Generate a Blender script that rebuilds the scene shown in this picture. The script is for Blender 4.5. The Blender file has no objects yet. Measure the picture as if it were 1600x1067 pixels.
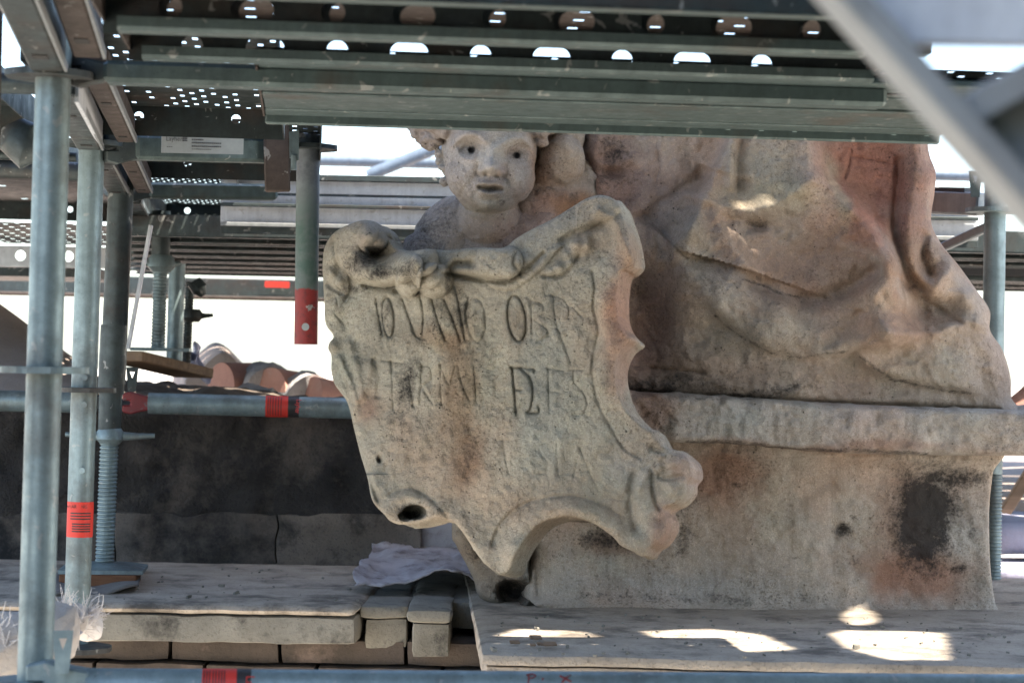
import bpy, bmesh, math, random
import numpy as np
from mathutils import Vector, Matrix

random.seed(7)
SC = bpy.context.scene
COL = SC.collection
R = math.radians

# ------------------------------------------------------------------ camera
FPX = 3385.0                      # focal length in pixels of a 1600 x 1067 frame
PITCH, ROLL = R(0.62), R(1.15)
cam_d = bpy.data.cameras.new('camera')
cam_d.sensor_width = 36.0
cam_d.lens = 36.0 * FPX / 1600.0
cam_d.clip_start, cam_d.clip_end = 0.05, 5000
cam_d.dof.use_dof = True
cam_d.dof.focus_distance = 4.15
cam_d.dof.aperture_fstop = 7.1
cam = bpy.data.objects.new('camera', cam_d)
COL.objects.link(cam)
_F = np.array([0, math.cos(PITCH), math.sin(PITCH)])
_U0 = np.array([0, -math.sin(PITCH), math.cos(PITCH)])
_X = np.array([1.0, 0, 0])
_RT = math.cos(ROLL) * _X + math.sin(ROLL) * _U0
_UP = -math.sin(ROLL) * _X + math.cos(ROLL) * _U0
cam.matrix_world = Matrix(((_RT[0], _UP[0], -_F[0], 0), (_RT[1], _UP[1], -_F[1], 0), (_RT[2], _UP[2], -_F[2], 0), (0, 0, 0, 1)))
SC.camera = cam

# ------------------------------------------------------------------ sky, sun, exposure
SUN_EL, SUN_AZ = R(66), R(125)    # azimuth measured clockwise from +Y (north)
wd = bpy.data.worlds.new('World'); SC.world = wd; wd.use_nodes = True
nt = wd.node_tree; nt.nodes.clear()
sky = nt.nodes.new('ShaderNodeTexSky'); sky.sky_type = 'NISHITA'; sky.sun_disc = False
sky.sun_elevation = SUN_EL; sky.sun_rotation = SUN_AZ; sky.air_density = 1.0; sky.dust_density = 1.5; sky.altitude = 100
bg = nt.nodes.new('ShaderNodeBackground'); bg.inputs['Strength'].default_value = 0.13
wo = nt.nodes.new('ShaderNodeOutputWorld')
nt.links.new(sky.outputs[0], bg.inputs[0]); nt.links.new(bg.outputs[0], wo.inputs[0])
SUN_DIR = Vector((math.sin(SUN_AZ) * math.cos(SUN_EL), math.cos(SUN_AZ) * math.cos(SUN_EL), math.sin(SUN_EL)))
sd = bpy.data.lights.new('sun', 'SUN'); sd.energy = 4.6; sd.angle = R(0.53); sd.color = (1.0, 0.91, 0.78)
so = bpy.data.objects.new('sun', sd); COL.objects.link(so)
so.rotation_euler = SUN_DIR.to_track_quat('Z', 'Y').to_euler(); so.location = (3, -2, 8)
SC.view_settings.view_transform = 'Standard'; SC.view_settings.look = 'None'
SC.view_settings.gamma = 1.0; SC.view_settings.exposure = 2.25
SC.view_settings.use_curve_mapping = False

# ------------------------------------------------------------------ helpers
def P(px, py, Y):
    d = _F * FPX + _RT * (px - 800.0) - _UP * (py - 533.5)
    return d * (Y / d[1])
def PV(px, py, Y):
    return Vector(P(px, py, Y))
def rays(px, py):
    px = np.asarray(px, float); py = np.asarray(py, float)
    return _F * FPX + (px - 800.0)[..., None] * _RT - (py - 533.5)[..., None] * _UP
def Pa(px, py, Y):
    d = rays(px, py)
    return d * (np.asarray(Y) / d[..., 1])[..., None]
def project(v):
    v = np.asarray(v, float)
    z = v @ _F
    return 800 + FPX * (v @ _RT) / z, 533.5 - FPX * (v @ _UP) / z

PSI = R(5.5)                      # the scaffold's own axes
EX = Vector((math.cos(PSI), math.sin(PSI), 0)); EY = Vector((-math.sin(PSI), math.cos(PSI), 0)); EZ = Vector((0, 0, 1))

# --- numpy value noise
def _hash(ix, iy, iz):
    n = (ix * 374761393 + iy * 668265263 + iz * 2147483647 * 0 + iz * 1274126177) & 0xffffffff
    n = ((n ^ (n >> 13)) * 1274126177) & 0xffffffff
    n = ((n ^ (n >> 16)) * 2246822519) & 0xffffffff
    return ((n >> 8) & 0xffff) / 65535.0
def vnoise(p):
    p = np.asarray(p, float) + 1000.0
    i = np.floor(p).astype(np.int64); f = p - i; f = f * f * (3 - 2 * f)
    r = 0
    for dx in (0, 1):
        for dy in (0, 1):
            for dz in (0, 1):
                w = (f[..., 0] if dx else 1 - f[..., 0]) * (f[..., 1] if dy else 1 - f[..., 1]) * (f[..., 2] if dz else 1 - f[..., 2])
                r = r + w * _hash(i[..., 0] + dx, i[..., 1] + dy, i[..., 2] + dz)
    return r
def fbm(p, scale, octs=4, gain=0.5):
    a, s, t, n = 1.0, scale, 0, 0
    for k in range(octs):
        t = t + a * (vnoise(np.asarray(p) * s + 17.3 * k) - 0.5); n += a; a *= gain; s *= 2.03
    return t / n * 2

# --- objects
def link(name, me, mat=None, parent=None, smooth=False):
    o = bpy.data.objects.new(name, me); COL.objects.link(o)
    if mat is not None:
        if isinstance(mat, str): mat = M[mat]
        me.materials.clear(); me.materials.append(mat)
    if smooth: me.polygons.foreach_set('use_smooth', [True] * len(me.polygons))
    if parent is not None: attach(o, parent)
    return o
def attach(o, parent):
    o.parent = parent
    base = Vector((0, 0, 0)); q = parent
    while q is not None: base += q.location; q = q.parent
    o.location = o.location - base
def thing(name, label, cat, loc=(0, 0, 0), group=None):
    o = bpy.data.objects.new(name, None); COL.objects.link(o); o.location = Vector(loc); o.empty_display_size = 0.1
    o['label'] = label; o['category'] = cat
    if group: o['group'] = group
    return o
def tag(o, label, cat, group=None):
    o['label'] = label; o['category'] = cat
    if group: o['group'] = group
    return o

class MB:
    def __init__(s): s.v = []; s.f = []
    def add(s, vs, fs):
        b = len(s.v); s.v += [tuple(v) for v in vs]; s.f += [tuple(b + i for i in f) for f in fs]; return s
    def box(s, c, hx, hy, hz):
        c, hx, hy, hz = Vector(c), Vector(hx), Vector(hy), Vector(hz)
        vs = [c + sx * hx + sy * hy + sz * hz for sz in (-1, 1) for sy in (-1, 1) for sx in (-1, 1)]
        return s.add(vs, [(0, 2, 3, 1), (4, 5, 7, 6), (0, 1, 5, 4), (2, 6, 7, 3), (0, 4, 6, 2), (1, 3, 7, 5)])
    def beam(s, a, b, w, h, up=EZ):
        a, b = Vector(a), Vector(b); d = (b - a); l = d.length; d.normalize()
        side = d.cross(Vector(up)).normalized(); u = side.cross(d).normalized()
        return s.box((a + b) / 2, d * l / 2, side * w / 2, u * h / 2)
    def tube(s, a, b, r, n=28, r2=None, caps=True):
        return s.path([a, b], [r, r if r2 is None else r2], n, caps)
    def path(s, pts, rad, n=12, caps=True):
        pts = [Vector(p) for p in pts]
        if not hasattr(rad, '__len__'): rad = [rad] * len(pts)
        vs, fs = [], []; prev = None
        for i, p in enumerate(pts):
            t = (pts[min(i + 1, len(pts) - 1)] - pts[max(i - 1, 0)])
            t = t.normalized() if t.length > 1e-9 else Vector((0, 0, 1))
            ref = prev if prev is not None else (Vector((1, 0, 0)) if abs(t.x) < 0.9 else Vector((0, 1, 0)))
            e1 = (ref - t * ref.dot(t)).normalized(); e2 = t.cross(e1); prev = e1
            for k in range(n):
                a = 2 * math.pi * k / n
                vs.append(p + (e1 * math.cos(a) + e2 * math.sin(a)) * rad[i])
        for i in range(len(pts) - 1):
            for k in range(n):
                k2 = (k + 1) % n
                fs.append((i * n + k, i * n + k2, (i + 1) * n + k2, (i + 1) * n + k))
        if caps:
            fs.append(tuple(reversed(range(n)))); fs.append(tuple(range((len(pts) - 1) * n, len(pts) * n)))
        return s.add(vs, fs)
    def prism(s, poly, ax, ay, az, o, h):
        """polygon in the ax/ay plane at o, extruded h along az"""
        o, ax, ay, az = Vector(o), Vector(ax), Vector(ay), Vector(az); n = len(poly)
        lo = [o + ax * x + ay * y for x, y in poly]; hi = [p + az * h for p in lo]
        fs = [tuple(reversed(range(n))), tuple(range(n, 2 * n))] + [(i, (i + 1) % n, n + (i + 1) % n, n + i) for i in range(n)]
        return s.add(lo + hi, fs)
    def hole_plate(s, o, ax, ay, L, H, holes, t=0.0025):
        """plate L x H from corner o with round or oblong holes: (centre along, centre up, half length, radius); thickness t along the normal"""
        o, ax, ay = Vector(o), Vector(ax), Vector(ay); nz = ax.cross(ay).normalized()
        holes = sorted(holes); cuts = [0.0]
        for a, b in zip(holes, holes[1:]): cuts.append((a[0] + a[2] + b[0] - b[2]) / 2)
        cuts.append(L)
        if not holes: return s.box(o + ax * L / 2 + ay * H / 2 + nz * t / 2, ax * L / 2, ay * H / 2, nz * t / 2)
        for (cx, cy, hl, r), x0, x1 in zip(holes, cuts, cuts[1:]):
            n = 28; inner, outer = [], []
            for k in range(n):
                a = 2 * math.pi * (k + 0.5) / n; c, d = math.cos(a), math.sin(a)
                inner.append((cx + (hl - r) * (1 if c > 0 else -1) + r * c, cy + r * d))
                sx = (x1 - cx) / c if c > 0 else (x0 - cx) / c
                sy = (H - cy) / d if d > 0 else (0 - cy) / d
                q = min(sx, sy); outer.append((cx + q * c, cy + q * d))
            for corner in ((x0, 0), (x1, 0), (x1, H), (x0, H)):
                j = min(range(n), key=lambda i: (outer[i][0] - corner[0]) ** 2 + (outer[i][1] - corner[1]) ** 2); outer[j] = corner
            vs = [o + ax * x + ay * y for x, y in inner + outer]; vs += [v + nz * t for v in vs]
            fs = []
            for k in range(n):
                k2 = (k + 1) % n
                fs += [(k, n + k, n + k2, k2), (2 * n + k, 2 * n + k2, 3 * n + k2, 3 * n + k), (k, k2, 2 * n + k2, 2 * n + k)]
            s.add(vs, fs)
        return s
    def slot_sheet(s, o, ax, ay, L, W, nx, ny, fx=0.5, fy=0.5, skip=0.0, rnd=None):
        """thin sheet with staggered punched slots"""
        o, ax, ay = Vector(o), Vector(ax), Vector(ay)
        xs = [0.0]; ys = [0.0]
        for i in range(nx):
            c = L * (i + 0.5) / nx; xs += [c - fx * L / nx / 2, c + fx * L / nx / 2]
        for j in range(ny):
            c = W * (j + 0.5) / ny; ys += [c - fy * W / ny / 2, c + fy * W / ny / 2]
        xs.append(L); ys.append(W)
        vs = [o + ax * x + ay * y for y in ys for x in xs]; nX = len(xs); fs = []
        for j in range(len(ys) - 1):
            for i in range(nX - 1):
                if i % 2 == 1 and j % 2 == 1 and ((i // 2 + j // 2) % 2 == 0) and (rnd is None or rnd.random() > skip): continue
                fs.append((j * nX + i, j * nX + i + 1, (j + 1) * nX + i + 1, (j + 1) * nX + i))
        return s.add(vs, fs)
    def build(s, name, mat, parent=None, smooth=False, bevel=0.0):
        me = bpy.data.meshes.new(name); me.from_pydata(s.v, [], s.f); me.update()
        bm = bmesh.new(); bm.from_mesh(me); bmesh.ops.recalc_face_normals(bm, faces=bm.faces)
        if bevel > 0:
            bmesh.ops.bevel(bm, geom=[e for e in bm.edges if len(e.link_faces) == 2 and e.calc_face_angle(0) > 0.6], offset=bevel, segments=1, affect='EDGES')
        bm.to_mesh(me); bm.free()
        o = link(name, me, mat, parent)
        if smooth:
            for p in me.polygons: p.use_smooth = True
            try: me.set_sharp_from_angle(angle=R(40))
            except Exception: pass
        return o

# ------------------------------------------------------------------ materials
M = {}
def nodes(name):
    m = bpy.data.materials.new(name); m.use_nodes = True; t = m.node_tree; t.nodes.clear(); M[name] = m
    out = t.nodes.new('ShaderNodeOutputMaterial'); b = t.nodes.new('ShaderNodeBsdfPrincipled'); t.links.new(b.outputs[0], out.inputs[0])
    return m, t, b
def N(t, typ, **kw):
    n = t.nodes.new(typ)
    for k, v in kw.items():
        if k.startswith('i_'): n.inputs[k[2:].replace('_', ' ')].default_value = v
        else: setattr(n, k, v)
    return n
def L(t, a, b): t.links.new(a, b)
def noise(t, scale, detail=6, rough=0.6, vec=None, dist=0.0):
    n = N(t, 'ShaderNodeTexNoise'); n.inputs['Scale'].default_value = scale; n.inputs['Detail'].default_value = detail
    n.inputs['Roughness'].default_value = rough; n.inputs['Distortion'].default_value = dist
    if vec is not None: L(t, vec, n.inputs['Vector'])
    return n.outputs['Fac']
def mapr(t, v, a, b, c=0.0, d=1.0):
    n = N(t, 'ShaderNodeMapRange'); n.inputs[1].default_value = a; n.inputs[2].default_value = b; n.inputs[3].default_value = c; n.inputs[4].default_value = d
    L(t, v, n.inputs[0]); return n.outputs[0]
def mth(t, op, a, b=None):
    n = N(t, 'ShaderNodeMath', operation=op)
    for i, x in enumerate((a, b)):
        if x is None: continue
        if isinstance(x, (int, float)): n.inputs[i].default_value = x
        else: L(t, x, n.inputs[i])
    return n.outputs[0]
def mix(t, f, a, b, mode='MIX'):
    n = N(t, 'ShaderNodeMix', data_type='RGBA', blend_type=mode)
    for s_, x in ((n.inputs['Factor'], f), (n.inputs[6], a), (n.inputs[7], b)):
        if isinstance(x, (int, float)): s_.default_value = x
        elif isinstance(x, tuple): s_.default_value = (*x, 1.0) if len(x) == 3 else x
        else: L(t, x, s_)
    return n.outputs[2]
def pos(t): return N(t, 'ShaderNodeNewGeometry').outputs['Position']
def bump(t, b, h, strength, dist):
    n = N(t, 'ShaderNodeBump'); n.inputs['Strength'].default_value = strength; n.inputs['Distance'].default_value = dist
    L(t, h, n.inputs['Height']); L(t, n.outputs[0], b.inputs['Normal'])

def rough_mat(name, c1, c2, scale, rough=0.9, bs=0.5, bd=0.004, fine=180, speck=0.0, metal=0.0, c3=None, s3=3.0, th=(0.5, 0.62)):
    m, t, b = nodes(name); p = pos(t)
    a = noise(t, scale, 8, 0.65, p); f = noise(t, fine, 4, 0.7, p)
    col = mix(t, mapr(t, a, 0.32, 0.68), c1, c2)
    if c3 is not None: col = mix(t, mapr(t, noise(t, s3, 9, 0.72, p), th[0], th[1]), col, c3)
    if speck: col = mix(t, mapr(t, f, 0.56, 0.70, 0, speck), col, tuple(x * 0.25 for x in c2))
    L(t, col, b.inputs['Base Color']); b.inputs['Roughness'].default_value = rough; b.inputs['Metallic'].default_value = metal
    bump(t, b, mth(t, 'ADD', mth(t, 'MULTIPLY', f, 0.5), a), bs, bd)
    return m
def carved_stone():
    m, t, b = nodes('carved_stone'); p = pos(t)
    col = N(t, 'ShaderNodeAttribute', attribute_name='col').outputs['Color']
    cr = N(t, 'ShaderNodeAttribute', attribute_name='crust').outputs['Fac']  # also carries the shade spots painted on the cherub face
    n1 = noise(t, 9, 8, 0.65, p); n2 = noise(t, 170, 5, 0.75, p); n3 = noise(t, 42, 9, 0.75, p); n4 = noise(t, 420, 3, 0.6, p); n5 = noise(t, 30, 6, 0.7, p)
    c = mix(t, 1.0, col, N_gray(t, mapr(t, n1, 0.3, 0.7, 0.80, 1.18)), 'MULTIPLY')
    nb = noise(t, 3.3, 5, 0.6, p); nc = noise(t, 5.1, 6, 0.65, p)
    c = mix(t, mapr(t, nb, 0.50, 0.66, 0.0, 0.55), c, mix(t, 1.0, c, (1.10, 0.86, 0.76), 'MULTIPLY'))
    c = mix(t, mapr(t, nc, 0.53, 0.66, 0.0, 0.6), c, mix(t, 1.0, c, (1.05, 1.12, 1.10), 'MULTIPLY'))
    ms = N(t, 'ShaderNodeMapping'); L(t, p, ms.inputs['Vector']); ms.inputs['Scale'].default_value = (34, 34, 4)
    c = mix(t, mapr(t, noise(t, 1.0, 6, 0.7, ms.outputs[0]), 0.54, 0.70, 0.0, 0.5), c, mix(t, 1.0, c, (0.62, 0.57, 0.52), 'MULTIPLY'))
    c = mix(t, mapr(t, n5, 0.52, 0.70, 0.0, 0.45), c, mix(t, 1.0, c, (0.72, 0.68, 0.62), 'MULTIPLY'))
    c = mix(t, mapr(t, n5, 0.46, 0.30, 0.0, 0.5), c, mix(t, 1.0, c, (1.32, 1.32, 1.30), 'MULTIPLY'))
    c = mix(t, mth(t, 'MULTIPLY', mapr(t, n2, 0.51, 0.64, 0.0, 0.85), mapr(t, noise(t, 7, 4, 0.6, p), 0.40, 0.62, 0.25, 1.0)), c, mix(t, 1.0, c, (0.42, 0.39, 0.36), 'MULTIPLY'))
    c = mix(t, mapr(t, n4, 0.55, 0.64, 0.0, 0.7), c, mix(t, 1.0, c, (1.5, 1.48, 1.42), 'MULTIPLY'))
    k = mth(t, 'ADD', mth(t, 'MULTIPLY', cr, 0.85), mth(t, 'ADD', mth(t, 'MULTIPLY', mth(t, 'SUBTRACT', n3, 0.5), 1.5), mth(t, 'MULTIPLY', mth(t, 'SUBTRACT', n2, 0.5), 0.9)))
    k = mth(t, 'MULTIPLY', mapr(t, k, 0.30, 0.85), mapr(t, cr, 0.02, 0.2))
    c = mix(t, mth(t, 'MULTIPLY', k, 0.93), c, (0.026, 0.023, 0.022))
    pit = N(t, 'ShaderNodeTexVoronoi'); pit.inputs['Scale'].default_value = 85; L(t, p, pit.inputs['Vector'])
    pf = mth(t, 'MULTIPLY', mapr(t, pit.outputs['Distance'], 0.20, 0.10), mapr(t, noise(t, 21, 3, 0.6, p), 0.54, 0.66))
    c = mix(t, mth(t, 'MULTIPLY', pf, 0.75), c, (0.05, 0.042, 0.036))
    L(t, c, b.inputs['Base Color']); b.inputs['Roughness'].default_value = 0.93
    b.inputs['Specular IOR Level'].default_value = 0.25
    h = mth(t, 'ADD', mth(t, 'MULTIPLY', n3, 1.0), mth(t, 'ADD', mth(t, 'MULTIPLY', n2, 0.55), mth(t, 'MULTIPLY', n4, 0.2)))
    h = mth(t, 'SUBTRACT', h, mth(t, 'MULTIPLY', pf, 0.8))
    bump(t, b, h, 0.9, 0.009)
def N_gray(t, v):
    n = N(t, 'ShaderNodeCombineColor')
    for i in range(3): L(t, v, n.inputs[i])
    return n.outputs[0]
carved_stone()

def steel(name, c1, c2, rough=0.5, metal=0.55, stain=(0.075, 0.055, 0.042), st=(0.52, 0.72), grime=0.7):
    m, t, b = nodes(name); p = pos(t)
    a = noise(t, 26, 8, 0.7, p); f = noise(t, 240, 3, 0.6, p); g = noise(t, 6, 6, 0.65, p)
    mp = N(t, 'ShaderNodeMapping'); L(t, p, mp.inputs['Vector']); mp.inputs['Scale'].default_value = (60, 60, 5)
    s = noise(t, 1.0, 5, 0.6, mp.outputs[0])
    col = mix(t, mapr(t, a, 0.35, 0.65), c1, c2)
    col = mix(t, mapr(t, s, 0.45, 0.7, 0, 0.35), col, tuple(x * 0.55 for x in c2))
    col = mix(t, mapr(t, g, st[0], st[1], 0, grime), col, stain)
    col = mix(t, mapr(t, f, 0.66, 0.72, 0, 0.6), col, tuple(x * 0.3 for x in c2))
    col = mix(t, mapr(t, noise(t, 48, 3, 0.5, p, 0.6), 0.66, 0.69, 0, 0.5), col, (0.34, 0.34, 0.32))
    L(t, col, b.inputs['Base Color']); b.inputs['Metallic'].default_value = metal
    L(t, mapr(t, a, 0.3, 0.7, rough - 0.1, rough + 0.15), b.inputs['Roughness'])
    bump(t, b, mth(t, 'ADD', mth(t, 'MULTIPLY', f, 0.4), a), 0.18, 0.002)
    return m
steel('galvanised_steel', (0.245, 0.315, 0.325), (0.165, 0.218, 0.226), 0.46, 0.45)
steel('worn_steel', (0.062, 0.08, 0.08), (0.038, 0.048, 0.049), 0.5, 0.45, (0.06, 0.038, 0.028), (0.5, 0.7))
steel('deck_steel', (0.030, 0.042, 0.042), (0.018, 0.025, 0.025), 0.55, 0.4, (0.055, 0.036, 0.026), (0.5, 0.66), 0.7)
steel('pale_deck_steel', (0.088, 0.125, 0.122), (0.058, 0.083, 0.081), 0.5, 0.4, (0.085, 0.058, 0.042), (0.54, 0.70), 0.6)
steel('brown_steel', (0.066, 0.048, 0.039), (0.042, 0.031, 0.025), 0.65, 0.25, (0.07, 0.05, 0.04))
steel('sunlit_look_steel', (0.62, 0.64, 0.66), (0.48, 0.50, 0.53), 0.5, 0.2, (0.20, 0.16, 0.14), (0.6, 0.7), 0.6)  # pale base colour imitates sunlight on the steel
steel('far_steel', (0.12, 0.16, 0.21), (0.09, 0.12, 0.16), 0.6, 0.2, (0.10, 0.12, 0.15))
steel('aluminium', (0.30, 0.315, 0.32), (0.24, 0.255, 0.26), 0.5, 0.4, (0.22, 0.21, 0.20))
def painted_pole():
    m, t, b = nodes('painted_steel'); p = pos(t)
    z = N(t, 'ShaderNodeSeparateXYZ'); L(t, p, z.inputs[0]); zz = mth(t, 'ADD', z.outputs[2], mth(t, 'MULTIPLY', mth(t, 'SUBTRACT', noise(t, 60, 5, 0.7, p), 0.5), 0.02))
    zb, zt, zg = float(P(480, 538, 4.48)[2]), float(P(480, 452, 4.48)[2]), float(P(480, 320, 4.48)[2])
    g = mix(t, mapr(t, noise(t, 30, 7, 0.7, p), 0.42, 0.6), (0.055, 0.10, 0.085), (0.10, 0.13, 0.125))
    st = mix(t, mapr(t, noise(t, 30, 7, 0.7, p), 0.4, 0.6), (0.20, 0.225, 0.24), (0.12, 0.135, 0.15))
    up = mix(t, mapr(t, zz, zg - 0.05, zg + 0.07), g, st)
    chip = mapr(t, noise(t, 38, 4, 0.55, p), 0.60, 0.63)
    red = mix(t, chip, (0.22, 0.022, 0.02), (0.30, 0.32, 0.31))
    red = mix(t, mapr(t, noise(t, 90, 4, 0.6, p), 0.5, 0.7, 0, 0.7), red, (0.07, 0.02, 0.02))
    c = mix(t, mapr(t, zz, zt - 0.002, zt + 0.002), red, up)
    L(t, c, b.inputs['Base Color']); b.inputs['Roughness'].default_value = 0.55; b.inputs['Metallic'].default_value = 0.15
    bump(t, b, noise(t, 90, 5, 0.6, p), 0.25, 0.002)
painted_pole()
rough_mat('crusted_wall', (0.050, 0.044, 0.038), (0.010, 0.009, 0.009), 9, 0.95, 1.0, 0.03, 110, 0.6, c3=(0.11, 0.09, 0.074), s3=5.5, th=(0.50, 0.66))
rough_mat('mottled_block', (0.15, 0.124, 0.10), (0.06, 0.05, 0.042), 9, 0.95, 0.8, 0.008, 150, 0.6, c3=(0.014, 0.013, 0.012), s3=5.0, th=(0.44, 0.60))
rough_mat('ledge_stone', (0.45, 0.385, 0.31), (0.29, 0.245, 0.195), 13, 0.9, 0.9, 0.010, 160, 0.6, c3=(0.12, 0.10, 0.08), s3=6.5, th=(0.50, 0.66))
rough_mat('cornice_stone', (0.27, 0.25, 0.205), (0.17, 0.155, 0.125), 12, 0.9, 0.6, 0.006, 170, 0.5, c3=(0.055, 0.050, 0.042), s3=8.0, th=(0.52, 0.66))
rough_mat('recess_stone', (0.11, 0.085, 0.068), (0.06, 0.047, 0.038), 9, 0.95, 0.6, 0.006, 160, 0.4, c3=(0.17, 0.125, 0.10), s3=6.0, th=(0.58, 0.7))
rough_mat('rubble', (0.24, 0.185, 0.145), (0.10, 0.08, 0.065), 14, 0.95, 1.0, 0.02, 120, 0.5)
rough_mat('plaster', (0.42, 0.34, 0.29), (0.33, 0.26, 0.22), 5, 0.95, 0.5, 0.006, 130, 0.3)
rough_mat('terracotta', (0.46, 0.24, 0.18), (0.36, 0.18, 0.14), 12, 0.85, 0.5, 0.004, 160, 0.3, c3=(0.42, 0.27, 0.21), s3=11, th=(0.55, 0.7))
rough_mat('mortar', (0.44, 0.41, 0.40), (0.30, 0.28, 0.27), 24, 0.95, 0.9, 0.01, 140, 0.3)
rough_mat('far_ground', (0.46, 0.42, 0.36), (0.36, 0.33, 0.28), 0.2, 0.95, 0.2, 0.02, 4)
rough_mat('mauve_sheet', (0.50, 0.47, 0.48), (0.34, 0.315, 0.33), 13, 0.55, 0.5, 0.004, 90, 0.2, c3=(0.17, 0.14, 0.14), s3=14, th=(0.5, 0.64))
rough_mat('mauve_cloth', (0.40, 0.41, 0.52), (0.32, 0.32, 0.42), 6, 0.7, 0.5, 0.01, 60)
rough_mat('roof_felt', (0.17, 0.155, 0.14), (0.10, 0.09, 0.08), 20, 0.8, 0.5, 0.004, 160, 0.3)
rough_mat('white_rope', (0.62, 0.58, 0.54), (0.48, 0.44, 0.42), 30, 0.85, 0.6, 0.003, 200)
rough_mat('sacking', (0.46, 0.41, 0.36), (0.36, 0.31, 0.27), 14, 0.9, 0.8, 0.006, 170)
rough_mat('black_debris', (0.02, 0.018, 0.017), (0.03, 0.028, 0.026), 30, 0.8)
rough_mat('sticker_red', (0.60, 0.035, 0.02), (0.50, 0.028, 0.018), 40, 0.55, 0.1, 0.001)
rough_mat('sticker_black', (0.018, 0.016, 0.016), (0.028, 0.024, 0.023), 40, 0.5, 0.1, 0.001)
rough_mat('sticker_white', (0.30, 0.33, 0.33), (0.24, 0.265, 0.27), 40, 0.5, 0.1, 0.001)
rough_mat('sticker_ink', (0.06, 0.065, 0.07), (0.05, 0.055, 0.06), 40, 0.6, 0.1, 0.001)
rough_mat('red_paint', (0.20, 0.014, 0.016), (0.11, 0.010, 0.012), 30, 0.5, 0.2, 0.001, c3=(0.10, 0.09, 0.09), s3=35, th=(0.56, 0.62))
rough_mat('dark_plastic', (0.03, 0.032, 0.036), (0.05, 0.05, 0.055), 20, 0.6)
rough_mat('pale_block', (0.19, 0.155, 0.125), (0.10, 0.083, 0.068), 8, 0.95, 0.9, 0.01, 150, 0.6, c3=(0.04, 0.035, 0.03), s3=8.0, th=(0.50, 0.64))
rough_mat('screen_green', (0.05, 0.08, 0.06), (0.04, 0.065, 0.05), 30, 0.9)
def wood():
    for nm, c1, c2, sc in (('wood_plank', (0.27, 0.175, 0.105), (0.16, 0.10, 0.06), (3, 40, 40)), ('wood_block', (0.20, 0.085, 0.035), (0.13, 0.05, 0.02), (6, 60, 60))):
        m, t, b = nodes(nm); mp = N(t, 'ShaderNodeMapping'); L(t, pos(t), mp.inputs['Vector']); mp.inputs['Scale'].default_value = sc
        n = noise(t, 1.0, 7, 0.65, mp.outputs[0], 1.0)
        L(t, mix(t, mapr(t, n, 0.35, 0.65), c1, c2), b.inputs['Base Color']); b.inputs['Roughness'].default_value = 0.8; bump(t, b, n, 0.4, 0.003)
wood()

# ------------------------------------------------------------------ relief tools (carved stone)
def smooth_poly(pts, step=2.5, closed=True):
    pts = np.array(pts, float); n = len(pts); out = []
    rng = range(n) if closed else range(n - 1)
    for i in rng:
        p0 = pts[(i - 1) % n] if closed or i > 0 else pts[i]; p1 = pts[i]; p2 = pts[(i + 1) % n]
        p3 = pts[(i + 2) % n] if closed or i + 2 < n else pts[(i + 1) % n]
        m = max(2, int(np.hypot(*(p2 - p1)) / step))
        for k in range(m):
            t = k / m
            out.append(0.5 * ((2 * p1) + (-p0 + p2) * t + (2 * p0 - 5 * p1 + 4 * p2 - p3) * t * t + (-p0 + 3 * p1 - 3 * p2 + p3) * t ** 3))
    if not closed: out.append(pts[-1])
    return np.array(out)
def seg_dist(x, y, pts, closed=False):
    """distance, signed side (left positive when y runs down: cross), nearest point, fraction along"""
    pts = np.asarray(pts, float)
    a = pts; b = np.roll(pts, -1, 0)
    if not closed: a, b = pts[:-1], pts[1:]
    best = np.full(x.shape, 1e18); side = np.zeros(x.shape); nx = np.zeros(x.shape); ny = np.zeros(x.shape); fr = np.zeros(x.shape)
    for i in range(len(a)):
        d = b[i] - a[i]; l2 = d @ d
        if l2 < 1e-12: continue
        t = np.clip(((x - a[i][0]) * d[0] + (y - a[i][1]) * d[1]) / l2, 0, 1)
        qx = a[i][0] + t * d[0]; qy = a[i][1] + t * d[1]
        dd = (x - qx) ** 2 + (y - qy) ** 2
        m = dd < best
        best = np.where(m, dd, best); nx = np.where(m, qx, nx); ny = np.where(m, qy, ny)
        side = np.where(m, d[0] * (y - a[i][1]) - d[1] * (x - a[i][0]), side); fr = np.where(m, (i + t) / len(a), fr)
    return np.sqrt(best), np.sign(side), nx, ny, fr
def inside(x, y, poly):
    r = np.zeros(x.shape, bool); n = len(poly); j = n - 1
    for i in range(n):
        xi, yi = poly[i]; xj, yj = poly[j]
        if yi != yj: r ^= ((yi > y) != (yj > y)) & (x < (xj - xi) * (y - yi) / (yj - yi) + xi)
        j = i
    return r
def near(x, y, pts, reach):
    pts = np.asarray(pts, float)
    return (x > pts[:, 0].min() - reach) & (x < pts[:, 0].max() + reach) & (y > pts[:, 1].min() - reach) & (y < pts[:, 1].max() + reach)
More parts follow.
